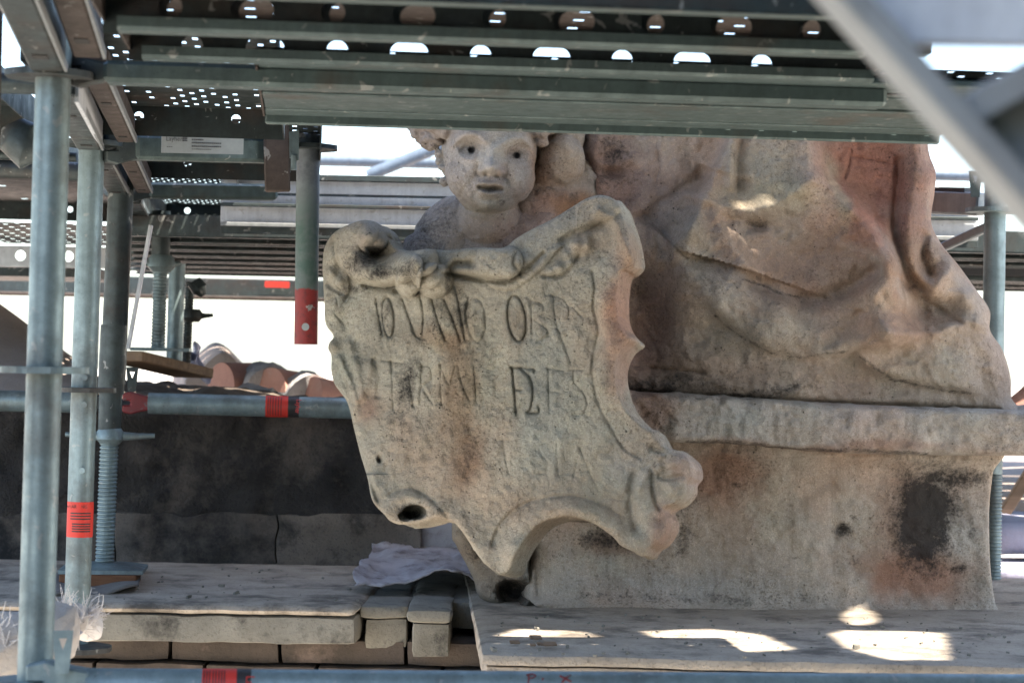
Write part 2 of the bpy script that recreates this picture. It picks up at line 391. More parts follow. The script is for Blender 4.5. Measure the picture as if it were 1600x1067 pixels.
def strokes(x, y, lst):
    """sum of carved features, metres towards the viewer"""
    h = np.zeros(x.shape)
    for s in lst:
        k = s[0]
        if k == 'bump':                     # bump, cx, cy, rx, ry, h
            _, cx, cy, rx, ry, a = s
            h += a * np.exp(-(((x - cx) / rx) ** 2 + ((y - cy) / ry) ** 2)); continue
        if k == 'dome':
            _, cx, cy, rx, ry, a = s
            h += a * np.sqrt(np.clip(1 - ((x - cx) / rx) ** 2 - ((y - cy) / ry) ** 2, 0, 1)); continue
        _, pts, w, a = s[:4]
        if len(pts) > 2: pts = smooth_poly(pts, 6, False)
        reach = 3 * w if k in ('ridge', 'roll', 'band', 'crest') else 3.5 * s[4]
        m = near(x, y, pts, reach)
        if not m.any(): continue
        d, sg, _, _, fr = seg_dist(x[m], y[m], pts)
        if k == 'step':
            pp = np.asarray(pts, float); i_ = np.clip((fr * (len(pp) - 1)).astype(int), 0, len(pp) - 2); a0 = pp[i_]; dv = pp[i_ + 1] - a0; ll = np.hypot(dv[:, 0], dv[:, 1]) + 1e-9
            perp = (dv[:, 0] * (y[m] - a0[:, 1]) - dv[:, 1] * (x[m] - a0[:, 0])) / ll
            over = np.sqrt(np.clip(d * d - perp * perp, 0, None))
            over = np.where((fr < 1e-6) | (fr > 1 - 1e-6), over, 0.0); mid = (fr > 1e-6) & (fr < 1 - 1e-6)
            perp = np.where(mid, d * sg, perp)
        if k == 'ridge': c = a * np.exp(-(d / w) ** 2)
        elif k == 'roll': c = a * np.sqrt(np.clip(1 - (d / w) ** 2, 0, 1))
        elif k == 'crest': c = a * np.exp(-np.sqrt((d / w) ** 2 + 0.04) * 1.15)
        elif k == 'band': c = a * np.sqrt(np.clip(1 - (d / w) ** 5, 0, 1))
        elif k == 'taper': c = a * np.exp(-(d / w) ** 2)
        elif k == 'step':
            tp = np.clip(np.minimum(fr, 1 - fr) / 0.16, 0.0, 1) ** 0.7; tp = tp * tp * (3 - 2 * tp)
            c = tp * a / (1 + np.exp(-np.clip(perp / w, -30, 30))) * np.exp(-np.maximum(perp, 0) / s[4])
        h[m] += c
    return h
def set_attr(me, col, crust):
    a = me.color_attributes.new('col', 'FLOAT_COLOR', 'POINT')
    c = np.ones((len(col), 4), np.float32); c[:, :3] = np.clip(col, 0.01, 1); a.data.foreach_set('color', c.ravel())
    b = me.attributes.new('crust', 'FLOAT', 'POINT'); b.data.foreach_set('value', np.asarray(crust, np.float32))  # crust also holds the shade spots painted on the cherub face
def paint(x, y, p, base, tints, crust_shades, wob=14):
    """stone colours, with shade painted into the cherub face: tints (cx, cy, rx, ry, rgb, strength), crust_shades (cx, cy, rx, ry, strength) or ('line', pts, w, strength)"""
    n1 = fbm(p, 9, 3); n2 = fbm(p + 5.1, 9, 3); X = x + wob * n1 * 2; Y = y + wob * n2 * 2
    nbrk = fbm(p + 2.7, 26, 4, 0.62)
    col = np.tile(np.array(base, float), (len(x), 1)); cr = np.zeros(len(x))
    for cx, cy, rx, ry, rgb, s in tints:
        w = np.exp(-(((X - cx) / rx) ** 2 + ((Y - cy) / ry) ** 2) ** 1.3)
        w = s * np.clip(w * 1.15 + (nbrk - 0.05) * 1.1 * np.sqrt(w * (1.001 - np.clip(w, 0, 1))), 0, 1)
        col += (np.array(rgb) - col) * w[:, None]
    for c in crust_shades:
        if c[0] == 'line':
            _, pts, w, s = c
            m = near(x, y, np.array(pts), 3 * w)
            if m.any():
                d = seg_dist(X[m] * 0.4 + x[m] * 0.6, Y[m] * 0.4 + y[m] * 0.6, np.array(pts))[0]; cr[m] = np.maximum(cr[m], s * np.exp(-(d / w) ** 2))
        else:
            cx, cy, rx, ry, s = c
            cr = np.maximum(cr, s * np.exp(-(((X - cx) / rx) ** 2 + ((Y - cy) / ry) ** 2) ** 1.3))
    return col, cr
def relief(name, poly, base_fn, feats, step, back, parent, base, tints, crust_shades, edge=14, edge_h=0.02, rough=0.003, rim=None, wob=14, sm=True, hole=None):
    """closed carved block: front surface follows base_fn (metres in front of nothing: a point per ray) plus features; the outline is carried back by the vector 'back'"""
    poly = smooth_poly(poly) if sm else np.array(poly, float)
    x0, y0 = poly.min(0) - step; x1, y1 = poly.max(0) + step
    gx = np.arange(x0, x1 + step, step); gy = np.arange(y0, y1 + step, step)
    Xg, Yg = np.meshgrid(gx, gy); shp = Xg.shape
    x, y = Xg.ravel(), Yg.ravel()
    ins = inside(x, y, poly); d, _, nx, ny, _ = seg_dist(x, y, poly, True)
    snap = (~ins) & (d < step * 1.5)
    x = np.where(snap, nx, x); y = np.where(snap, ny, y); dd = np.where(ins, d, 0.0)
    ok = (ins | snap).reshape(shp)
    q = ok[:-1, :-1] & ok[1:, :-1] & ok[:-1, 1:] & ok[1:, 1:]
    insg = ins.reshape(shp); q &= (insg[:-1, :-1] | insg[1:, :-1] | insg[:-1, 1:] | insg[1:, 1:])
    jj, ii = np.nonzero(q); w = shp[1]
    f = np.stack([jj * w + ii, (jj + 1) * w + ii, (jj + 1) * w + ii + 1, jj * w + ii + 1], 1)
    used = np.unique(f); mp = -np.ones(len(x), int); mp[used] = np.arange(len(used)); f = mp[f]
    x, y, dd = x[used], y[used], dd[used]
    h = strokes(x, y, feats)
    e = np.clip(dd / edge, 0, 1); h = h - edge_h * (1 - np.sqrt(1 - (1 - e) ** 2))
    if rim is not None: h = h + rim(x, y, dd)
    p0 = base_fn(x, y); rr = rays(x, y); rl = rr / np.linalg.norm(rr, axis=1)[:, None]
    h = h + rough * fbm(p0, 22, 3) * 1.5 + rough * 0.8 * fbm(p0, 75, 3) + rough * 2.2 * fbm(p0, 5, 2)
    p = p0 - rl * h[:, None]
    nv = len(p)
    # boundary loop edges -> side walls and a flat back
    ed = np.concatenate([f[:, [0, 1]], f[:, [1, 2]], f[:, [2, 3]], f[:, [3, 0]]])
    key = np.sort(ed, 1); kk = key[:, 0].astype(np.int64) * nv + key[:, 1]
    u, inv, cnt = np.unique(kk, return_inverse=True, return_counts=True)
    be = ed[cnt[inv] == 1]
    pb = p0 + np.array(back); nlev = 5
    bv = np.unique(be); bm = -np.ones(nv, int); bm[bv] = np.arange(len(bv))
    levels = []
    for l in range(1, nlev):
        t = l / nlev
        q_ = p[bv] * (1 - t) + pb[bv] * t
        q_ = q_ + (rough * 1.5) * fbm(q_, 40, 3)[:, None] * np.array([1, 0.2, 1])
        levels.append(q_)
    V = np.concatenate([p] + levels + [pb])
    nb = len(bv); F = [f]
    def idx(l, v):
        if l == 0: return v
        if l < nlev: return nv + (l - 1) * nb + bm[v]
        return nv + (nlev - 1) * nb + v
    for l in range(nlev):
        F.append(np.stack([idx(l, be[:, 1]), idx(l, be[:, 0]), idx(l + 1, be[:, 0]), idx(l + 1, be[:, 1])], 1))
    F.append(f[:, ::-1] + nv + (nlev - 1) * nb)
    F = np.concatenate(F)
    me = bpy.data.meshes.new(name); me.from_pydata(V.tolist(), [], F.tolist()); me.update()
    px, py = project(V)
    col, cr = paint(px, py, V, base, tints, crust_shades, wob)
    set_attr(me, col, cr)
    o = link(name, me, 'carved_stone', parent, True)
    try: me.set_sharp_from_angle(angle=R(70))
    except Exception: pass
    return o
def plane_fn(px, py, Y, n):
    p0 = P(px, py, Y); n = np.array(n, float); n /= np.linalg.norm(n)
    def fn(x, y):
        d = rays(x, y); return d * ((p0 @ n) / (d @ n))[:, None]
    return fn

# ------------------------------------------------------------------ the setting: ground far below
gm = MB(); gm.add([(-900, -300, -14), (900, -300, -14), (900, 2500, -14), (-900, 2500, -14)], [(0, 1, 2, 3)])
g = gm.build('ground', 'far_ground'); g['kind'] = 'structure'

# ------------------------------------------------------------------ statue
ZL = float(P(838, 945, 4.36)[2])            # top of the stone ledge
statue = thing('statue', 'weathered stone statue group with cherub, draped robe and carved shield on a plinth', 'statue', P(1200, 950, 4.6))
GREY, WARM, PED = (0.385, 0.352, 0.282), (0.43, 0.345, 0.275), (0.49, 0.418, 0.345)
REDST, RUST, PALE = (0.37, 0.165, 0.115), (0.30, 0.155, 0.085), (0.46, 0.44, 0.39)
s6, c6 = math.sin(R(6)), math.cos(R(6))
PN = (s6, -c6, 0.0)
ped_fn = plane_fn(838, 945, 4.36, PN)
# pedestal die
def ped_rim(x, y, d):
    by = 945 + (x - 838) * 0.028
    return 0.05 * np.exp(-np.clip(by - y, 0, None) / 14.0) + 0.03 * np.exp(-np.clip(y - 705 - (x - 1075) * 0.04, 0, None) / 12.0)
relief('pedestal', [(838, 690), (838, 760), (837, 860), (838, 946), (1000, 951), (1200, 958), (1400, 963), (1566, 970), (1556, 945), (1549, 900), (1546, 850), (1546, 790), (1551, 740), (1556, 690), (1300, 690), (1000, 680)],
       ped_fn, [('bump', 1180, 800, 70, 60, -0.006), ('bump', 1050, 850, 60, 40, 0.008), ('ridge', [(838, 830), (838, 930)], 5, -0.01), ('bump', 1310, 830, 12, 10, -0.006), ('bump', 1460, 880, 40, 60, -0.006)],
       3.2, (-0.12, 0.62, 0), statue, PED,
       [(900, 880, 70, 60, (0.40, 0.40, 0.36), .7), (1250, 760, 150, 60, (0.43, 0.38, 0.32), .7), (1150, 800, 50, 80, (0.36, 0.28, 0.22), .5), (1440, 885, 85, 46, (0.39, 0.20, 0.125), .85), (1400, 800, 40, 90, (0.33, 0.22, 0.16), .6), (1210, 760, 110, 40, (0.50, 0.42, 0.33), .7), (1050, 920, 120, 30, (0.50, 0.45, 0.40), .6), (1130, 740, 70, 50, (0.33, 0.19, 0.13), .85),
        (1390, 890, 30, 25, (0.38, 0.2, 0.13), .6), (960, 850, 60, 25, (0.23, 0.16, 0.12), .8), (1520, 800, 40, 70, (0.42, 0.40, 0.36), .7), (1000, 915, 200, 14, (0.44, 0.40, 0.36), .5)],
       [(1442, 800, 60, 82, 1.5), (1470, 738, 72, 17, 1.0), (1460, 860, 26, 40, .9), (950, 835, 55, 22, .9), (1060, 830, 22, 45, .7), (870, 850, 14, 40, .35), (1310, 838, 13, 11, 1.1), (1325, 815, 9, 8, .9), (1500, 880, 26, 12, .8), (1100, 940, 300, 12, .5), (1240, 870, 12, 6, .8), (1330, 880, 14, 8, .6), (1155, 765, 10, 6, .7), (1530, 820, 10, 22, .6)],
       edge=8, edge_h=0.010, rough=0.0065, rim=ped_rim)
# moulding on top of the die
mold_fn = plane_fn(1200, 660, 4.29, PN)
relief('moulding', [(960, 612), (1010, 613), (1150, 620), (1300, 630), (1450, 636), (1600, 641), (1700, 645), (1705, 690), (1690, 716), (1600, 712), (1450, 711), (1300, 707), (1200, 698), (1130, 693), (1075, 692), (1030, 690), (960, 690)],
       mold_fn, [('bump', 960 + 31 * k_ + random.uniform(-12, 12), (614 + (31 * k_) * .042) if k_ % 2 else (693 + 31 * k_ * .036), random.uniform(8, 24), random.uniform(4, 9), -random.uniform(.004, .022)) for k_ in range(24)] + [('ridge', [(960, 640), (1250, 655), (1690, 672)], 30, 0.008), ('bump', 1230, 690, 50, 12, -0.006), ('bump', 1430, 640, 20, 8, -0.008), ('bump', 1290, 632, 25, 8, -0.006)],
       2.8, (0, 0.6, 0), statue, (0.43, 0.385, 0.335),
       [(1020, 640, 40, 60, (0.27, 0.18, 0.14), .8), (1300, 700, 300, 10, (0.30, 0.20, 0.15), .6), (1350, 660, 60, 30, (0.43, 0.42, 0.40), .6), (1150, 660, 60, 25, (0.42, 0.42, 0.40), .6), (1550, 660, 60, 40, (0.40, 0.33, 0.27), .6)],
       [('line', [(1075, 690), (1200, 697), (1450, 712)], 5, .75), (1440, 636, 30, 6, .5), (1150, 618, 90, 6, .6)], edge=9, edge_h=0.028, rough=0.008)  # dark line follows the lower edge of the moulding
# rough core between shield and plinth
core_fn = plane_fn(800, 800, 4.36, (-0.1, -1, 0))
relief('stone_core', [(716, 690), (800, 680), (940, 680), (1040, 700), (1070, 720), (1064, 790), (1000, 815), (839, 826), (836, 900), (837, 950), (800, 948), (752, 935), (740, 905), (728, 880), (712, 850), (706, 825)],
       core_fn, [('dome', 803, 925, 30, 20, -0.09), ('bump', 735, 860, 20, 30, 0.03), ('ridge', [(812, 850), (822, 940)], 8, 0.03), ('bump', 830, 860, 10, 40, -0.05)], 4, (0.05, 0.35, 0), statue, (0.25, 0.215, 0.175), [(735, 850, 25, 40, (0.18, 0.14, 0.10), .7), (825, 880, 14, 30, (0.34, 0.34, 0.29), .6)],
       [(738, 850, 16, 46, .75), (820, 850, 24, 30, .8), (800, 925, 40, 24, 1.0)], edge=14, edge_h=0.04, rough=0.008)

# robe
rob_fn = plane_fn(1200, 630, 4.38, (s6, -c6, 0.16))
T = [
    # big steps: left side of the stroke direction in image is nearer
    ('step', [(1455, 520), (1431, 482), (1408, 450), (1403, 410), (1377, 362), (1337, 314), (1294, 279), (1278, 225), (1270, 120)][::-1], 6.0, 0.10, 160),
    ('step', [(1135, 120), (1138, 217), (1114, 266), (1092, 314), (1075, 353), (1046, 386), (1052, 420)][::-1], 5, 0.055, 120),
    ('step', [(1040, 425), (1075, 424), (1119, 425), (1162, 438), (1215, 454), (1252, 462)], 11, 0.055, 50),
    ('step', [(1080, 436), (1088, 449), (1119, 489), (1162, 524), (1206, 550), (1250, 559), (1315, 550), (1381, 541), (1446, 536)][::-1], 4.0, 0.045, 60),
    ('step', [(1330, 556), (1381, 585), (1447, 602), (1512, 611), (1540, 607)][::-1], 4.0, 0.045, 50),
    ('ridge', [(1092, 308), (1130, 322), (1175, 328), (1225, 312), (1268, 282)], 13, 0.032),
    ('bump', 1182, 354, 19, 9, -0.03), ('bump', 1150, 345, 24, 7, -0.014),
    ('ridge', [(1117, 340), (1140, 380), (1165, 410), (1190, 432)], 11, 0.026),
    ('ridge', [(1138, 225), (1120, 270), (1098, 312), (1080, 355)], 9, 0.022),
    ('ridge', [(1160, 190), (1154, 250), (1160, 290)], 9, -0.018), ('ridge', [(1146, 200), (1140, 290)], 7, 0.012),
    ('ridge', [(1210, 200), (1215, 290)], 20, 0.015), ('ridge', [(1262, 200), (1262, 280)], 10, 0.015),
    ('bump', 1255, 400, 62, 46, -0.03), ('ridge', [(1180, 440), (1250, 466), (1290, 466), (1335, 446), (1365, 425)], 14, -0.035),
    ('ridge', [(1330, 330), (1370, 380), (1388, 430), (1368, 462), (1372, 500), (1388, 518)], 15, 0.034),
    ('bump', 1440, 485, 52, 20, -0.05), ('ridge', [(1388, 520), (1447, 524), (1508, 503), (1545, 512)], 11, 0.036),
    ('bump', 1130, 475, 44, 28, 0.012), ('bump', 1215, 505, 52, 36, 0.03), ('bump', 1310, 505, 50, 24, -0.012),
    ('ridge', [(1225, 555), (1290, 540), (1360, 480)], 12, -0.014), ('bump', 1226, 525, 9, 7, 0.010), ('bump', 1290, 463, 5, 5, -0.012),
    ('bump', 1470, 560, 62, 36, 0.036), ('bump', 1400, 568, 36, 18, 0.012),
    ('ridge', [(985, 572), (1030, 576), (1100, 582)], 3, -0.009), ('ridge', [(1000, 598), (1130, 603), (1300, 620), (1500, 626)], 14, 0.02),
    ('ridge', [(975, 612), (1100, 618), (1250, 628), (1560, 640)], 4, -0.018),
    ('bump', 1010, 500, 44, 70, -0.06), ('bump', 1000, 440, 30, 30, -0.03), ('bump', 1095, 560, 50, 22, 0.018), ('bump', 1101, 535, 9, 6, -0.006), ('bump', 996, 492, 8, 6, 0.012),
    # hanging cloth at the right
    ('ridge', [(1433, 150), (1431, 266), (1420, 344), (1423, 397), (1440, 438), (1462, 446)], 17, 0.055),
    ('ridge', [(1405, 250), (1400, 320), (1400, 375), (1418, 430), (1440, 452)], 7, -0.03), ('ridge', [(1446, 370), (1442, 405), (1454, 428)], 8, -0.03),
    ('ridge', [(1458, 340), (1478, 385), (1487, 415), (1466, 440)], 10, 0.03), ('bump', 1350, 280, 40, 60, -0.01),
    ('ridge', [(1300, 282), (1318, 292), (1338, 312)], 4, 0.014), ('ridge', [(1330, 235), (1325, 262), (1318, 280)], 2.2, -0.008), ('ridge', [(1332, 245), (1372, 252), (1400, 258)], 2.0, -0.007),
    ('bump', 1520, 462, 24, 22, 0.02), ('step', [(1446, 452), (1500, 452), (1528, 456)], 4, 0.02, 40), ('ridge', [(1400, 430), (1440, 465), (1500, 503)], 4, -0.012),
    # left side behind the cherub
    ('step', [(990, 348), (1002, 330), (1045, 305), (1084, 278), (1095, 255)], 4, -0.045, 60), ('ridge', [(1000, 331), (1040, 320), (1085, 300)], 9, 0.024), ('bump', 1060, 355, 32, 24, 0.02),
    ('bump', 940, 262, 34, 20, -0.02), ('bump', 958, 270, 16, 7, -0.022), ('ridge', [(935, 215), (930, 250), (955, 258), (985, 250)], 8, 0.018), ('bump', 1010, 250, 40, 40, 0.014), ('bump', 1042, 362, 8, 6, -0.008),
    ('ridge', [(1025, 225), (1030, 260), (1022, 290)], 3, -0.006), ('ridge', [(910, 200), (925, 290), (950, 330)], 10, -0.02),
]
T = [(('crest', q[1], q[2] * 1.5, q[3] * 1.2)) if q[0] == 'ridge' and q[3] > 0 and q[2] > 7 else q for q in T]
relief('robe', [(915, 118), (900, 200), (905, 330), (940, 480), (950, 660), (1250, 662), (1579, 664), (1580, 620), (1578, 585), (1566, 546), (1547, 516), (1546, 484), (1521, 447), (1498, 415), (1470, 380), (1455, 346), (1460, 302), (1462, 270), (1453, 244), (1449, 218), (1440, 140), (1425, 118), (1300, 108), (1050, 108)],
       rob_fn, T, 2.6, (-0.03, 0.55, 0), statue, WARM,
       [(1360, 280, 90, 120, REDST, .95), (1330, 330, 30, 60, (0.36, 0.19, 0.13), .7), (1430, 330, 26, 120, (0.22, 0.14, 0.11), .6), (1450, 420, 45, 40, (0.36, 0.21, 0.12), .7), (1010, 520, 60, 110, (0.29, 0.185, 0.145), .85), (950, 280, 90, 110, (0.26, 0.165, 0.135), .8), (1290, 440, 90, 40, (0.33, 0.225, 0.165), .6), (1120, 330, 40, 50, (0.36, 0.26, 0.195), .6), (1420, 500, 60, 24, (0.36, 0.25, 0.185), .6), (1130, 580, 130, 24, (0.30, 0.215, 0.165), .5),
        (1200, 280, 60, 60, (0.36, 0.335, 0.27), .6), (1190, 318, 90, 24, (0.44, 0.38, 0.27), .7), (1180, 500, 110, 60, (0.365, 0.335, 0.28), .7), (1250, 400, 70, 60, (0.315, 0.265, 0.22), .6), (1390, 570, 120, 40, (0.36, 0.325, 0.27), .7), (1300, 300, 16, 60, (0.42, 0.40, 0.28), .5),
        (1040, 300, 50, 70, (0.275, 0.21, 0.185), .6), (1060, 600, 120, 22, (0.23, 0.185, 0.155), .6), (1080, 390, 30, 60, (0.36, 0.31, 0.235), .6), (1560, 560, 30, 80, (0.38, 0.28, 0.22), .5)],
       [(1300, 350, 30, 42, .45), (930, 290, 50, 60, .45), (1040, 603, 110, 16, .85), (1180, 612, 120, 10, .75), (965, 240, 30, 40, .7), (1430, 260, 26, 60, .35), (1182, 356, 20, 8, .7), ('line', [(1162, 440), (1215, 456), (1250, 463)], 3, .7), ('line', [(1119, 491), (1162, 526), (1206, 553), (1250, 561), (1315, 552)], 3, .6), ('line', [(1340, 562), (1400, 592), (1512, 613)], 4, .7), (1405, 350, 8, 70, .4), (1155, 240, 8, 30, .4), (1345, 445, 20, 10, .3), (1220, 470, 60, 10, .35)],  # dark lines trace the fold creases
       edge=26, edge_h=0.11, rough=0.0085)

# shield (cartouche)
a_, t_ = R(22), R(9)
SN = np.array((-math.sin(a_) * math.cos(t_), -math.cos(a_) * math.cos(t_), math.sin(t_)))
sh_plane = plane_fn(840, 700, 4.14, SN)
def sh_fn(x, y):
    p = sh_plane(x, y); d = rays(x, y); d = d / np.linalg.norm(d, axis=1)[:, None]
    b = 0.07 * np.clip(1 - ((x - 770) / 330.0) ** 2, -0.6, 1) * np.clip(1 - ((y - 620) / 420.0) ** 2, 0, 1)
    return p - d * b[:, None]
def el(cx, cy, rx, ry, tilt=0.0, n=22, a0=0, a1=2 * math.pi):
    o = []
    for k in range(n + 1):
        a = a0 + (a1 - a0) * k / n; X, Y = rx * math.cos(a), ry * math.sin(a)
        o.append((cx + X * math.cos(tilt) - Y * math.sin(tilt), cy + X * math.sin(tilt) + Y * math.cos(tilt)))
    return o
LET_S = [  # strongly cut letters
    el(808, 498, 14, 36, -0.12), [(799, 574), (834, 577), (835, 581)], [(801, 576), (804, 610), (807, 646)], [(814, 576), (829, 592), (833, 615), (829, 640), (824, 645), (842, 645), (842, 636)], [(807, 609), (815, 609)],
    [(695, 469), (708, 500), (720, 534)], [(711, 448), (718, 480), (727, 531)], [(675, 467), (684, 500), (696, 532)], [(629, 467), (640, 498), (651, 526), (664, 529)], [(588, 467), (592, 495), (598, 524)],
    [(656, 462), (662, 490), (660, 524)], [(733, 465), (728, 490), (730, 505)], el(607, 496, 9, 31, -0.08)]
LET_F = [  # worn letters
    el(745, 500, 14, 34, -0.05), [(830, 472), (832, 530)], [(831, 470), (848, 476), (849, 488), (836, 500), (855, 514), (855, 526), (839, 534)], [(853, 461), (864, 462), (869, 503), (885, 547), (892, 568)], [(864, 463), (880, 467), (890, 484), (888, 497)], [(858, 525), (866, 511), (876, 520)], [(893, 478), (909, 494)], [(512, 470), (524, 463), (528, 478), (522, 488), (536, 504), (540, 512)],
    [(597, 563), (629, 567)], [(612, 566), (615, 640)], [(639, 584), (646, 635)], [(660, 571), (656, 632)], [(658, 572), (672, 574), (674, 594), (660, 603), (676, 630)], [(688, 569), (690, 632)], [(688, 570), (702, 600), (714, 570), (722, 600), (734, 626)], [(741, 571), (745, 630)],
    [(856, 576), (880, 579)], [(857, 577), (859, 645)], [(858, 611), (873, 613)], [(892, 578), (912, 578)], [(897, 579), (897, 598), (910, 610), (918, 630), (912, 646), (896, 648)], [(786, 686), (790, 715), (795, 740)], [(776, 688), (798, 688)], [(852, 690), (843, 697), (846, 710), (856, 722), (852, 738), (842, 740)], [(907, 700), (920, 735), (935, 766)], [(907, 700), (896, 745)], [(900, 735), (922, 735)], [(870, 692), (872, 742)],
]
SHF = [('crest', s, 2.0, -0.0125 if i_ < 5 else -0.010) for i_, s in enumerate(LET_S)] + [('crest', s, 2.0, -0.0055 if s[0][1] < 660 else -0.0035) for s in LET_F]
SHF += [
    # right-hand scroll and wing
    ('band', [(668, 425), (672, 406), (700, 400), (745, 405), (790, 410)], 27, 0.034), ('band', [(790, 408), (815, 388), (845, 355), (885, 326), (935, 300)], 46, 0.016), ('step', [(912, 372), (880, 382), (852, 396), (832, 420), (806, 436)][::-1], 2.5, 0.012, 22), ('dome', 679, 438, 29, 28, 0.06), ('ridge', [(702, 425), (712, 412), (735, 412)], 5, -0.022),
    ('ridge', [(690, 428), (676, 420), (664, 432), (668, 448), (682, 452)], 3.2, -0.006), ('ridge', [(815, 430), (802, 412), (806, 395)], 3.0, -0.010), ('ridge', [(700, 428), (745, 436), (790, 439), (820, 424), (850, 396)], 4, -0.016),
    # left-hand scroll
    ('roll', [(566, 362), (550, 374), (550, 398), (570, 418), (602, 424), (638, 414), (660, 406)], 25, 0.06), ('dome', 582, 372, 24, 26, 0.06), ('bump', 588, 397, 17, 11, -0.075), ('band', [(641, 415), (638, 444)], 20, 0.048),
    ('ridge', [(570, 444), (600, 448), (620, 446)], 5, -0.014), ('ridge', [(618, 455), (650, 458), (662, 452)], 4, -0.014),
    # rosette
    ('bump', 900, 383, 10, 12, 0.022), ('bump', 917, 380, 7, 12, 0.018), ('bump', 884, 398, 8, 8, 0.014), ('bump', 872, 418, 9, 8, 0.018), ('bump', 892, 412, 6, 7, 0.012), ('bump', 860, 424, 6, 5, 0.010), ('ridge', [(850, 432), (880, 430), (905, 400)], 3, -0.010), ('ridge', [(880, 375), (905, 362), (940, 350)], 6, -0.014), ('ridge', [(935, 330), (960, 345), (975, 380), (985, 400)], 8, 0.012),
    # mouldings along the border
    ('ridge', [(926, 425), (930, 450), (928, 480), (936, 515), (930, 545), (926, 580), (934, 625), (950, 660), (975, 700), (1000, 715)], 3.0, -0.0055), ('ridge', [(945, 470), (948, 505), (955, 530), (940, 560), (938, 600)], 12, 0.010),
    ('ridge', [(770, 850), (785, 815), (815, 790), (850, 778), (895, 775), (940, 788), (970, 806)], 3.2, -0.006), ('ridge', [(800, 850), (825, 812), (870, 793), (925, 800), (965, 830)], 13, 0.009),
    ('ridge', [(610, 772), (640, 762), (672, 778), (700, 808)], 3.2, -0.005), ('ridge', [(608, 800), (618, 780), (650, 778), (680, 800)], 10, 0.008), ('dome', 648, 800, 19, 12, -0.09), ('dome', 634, 806, 12, 8, -0.03),
    ('bump', 1052, 724, 12, 11, 0.016), ('bump', 1050, 764, 11, 12, 0.014), ('ridge', [(1030, 744), (1046, 748), (1066, 743)], 4, -0.010), ('ridge', [(1028, 716), (1040, 708), (1056, 712)], 4, 0.008), ('ridge', [(1020, 700), (1045, 708), (1070, 706)], 6, -0.012), ('ridge', [(1018, 735), (1022, 775), (1030, 795)], 4, -0.011), ('bump', 1020, 826, 9, 18, 0.014), ('ridge', [(990, 740), (985, 790), (995, 830)], 6, -0.008), ('bump', 998, 842, 16, 16, 0.012), ('ridge', [(1000, 760), (1010, 740), (1030, 730)], 6, 0.01), ('bump', 1006, 800, 13, 20, 0.012),
    # left border ornaments
    ('bump', 520, 400, 10, 12, 0.018), ('bump', 516, 425, 8, 10, 0.016), ('bump', 530, 440, 9, 9, 0.014), ('ridge', [(545, 420), (550, 450), (540, 468)], 4, -0.010), ('ridge', [(512, 445), (535, 458), (548, 462)], 4, -0.008), ('bump', 524, 486, 10, 18, 0.010), ('bump', 520, 540, 8, 10, 0.014),
    ('ridge', [(545, 540), (560, 590), (566, 620)], 7, 0.010), ('ridge', [(530, 560), (548, 600), (556, 625)], 5, 0.010), ('step', [(556, 660), (558, 640), (575, 600), (584, 562)][::-1], 2.5, 0.010, 30), ('ridge', [(560, 680), (572, 730), (590, 780)], 4, -0.008), ('ridge', [(585, 562), (592, 590), (590, 618)], 5, -0.006), ('bump', 594, 718, 3, 6, -0.012),
    ('bump', 720, 760, 60, 50, 0.006), ('bump', 680, 600, 40, 60, -0.004), ('bump', 800, 870, 24, 26, 0.02),
]
def sh_rim(x, y, d):
    return 0.014 * np.exp(-(d / 26.0) ** 2) * ((x > 900) | (y > 740)) + 0.004 * np.sin(x / 9.0 + 2 * np.sin(y / 60)) * np.exp(-((y - 600) / 160.0) ** 2) * 0.35
SHP = [(x_ + (11 if (x_ > 930 and 310 < y_ < 700) or (x_ > 976 and y_ >= 690) else 0), y_) for x_, y_ in [(504, 412), (508, 385), (522, 364), (545, 351), (570, 344), (592, 350), (605, 368), (617, 386), (640, 392), (668, 389), (700, 391), (745, 387), (786, 387), (806, 373), (832, 358), (864, 342), (890, 326), (915, 311), (940, 305), (952, 314), (962, 336), (972, 366), (977, 392), (978, 408), (968, 420), (959, 425), (955, 442), (953, 470), (956, 500), (966, 518), (978, 531), (962, 545), (951, 572), (954, 604), (966, 636), (990, 662), (1012, 676),
        (1026, 698), (1048, 704), (1066, 718), (1070, 740), (1062, 752), (1060, 768), (1046, 784), (1027, 795), (1032, 812), (1030, 828), (1018, 846), (1004, 856), (994, 869), (980, 862), (970, 852), (955, 836), (922, 815), (883, 807), (845, 818), (822, 842), (806, 868), (798, 890), (782, 897), (762, 884), (746, 866), (722, 830), (706, 814), (682, 810), (668, 814), (641, 819), (614, 816), (600, 803), (582, 782), (574, 746), (563, 709), (553, 669), (547, 642), (541, 625), (532, 613), (522, 598), (518, 579), (518, 556), (513, 545), (515, 535), (521, 525), (509, 506), (507, 477), (505, 440)]]
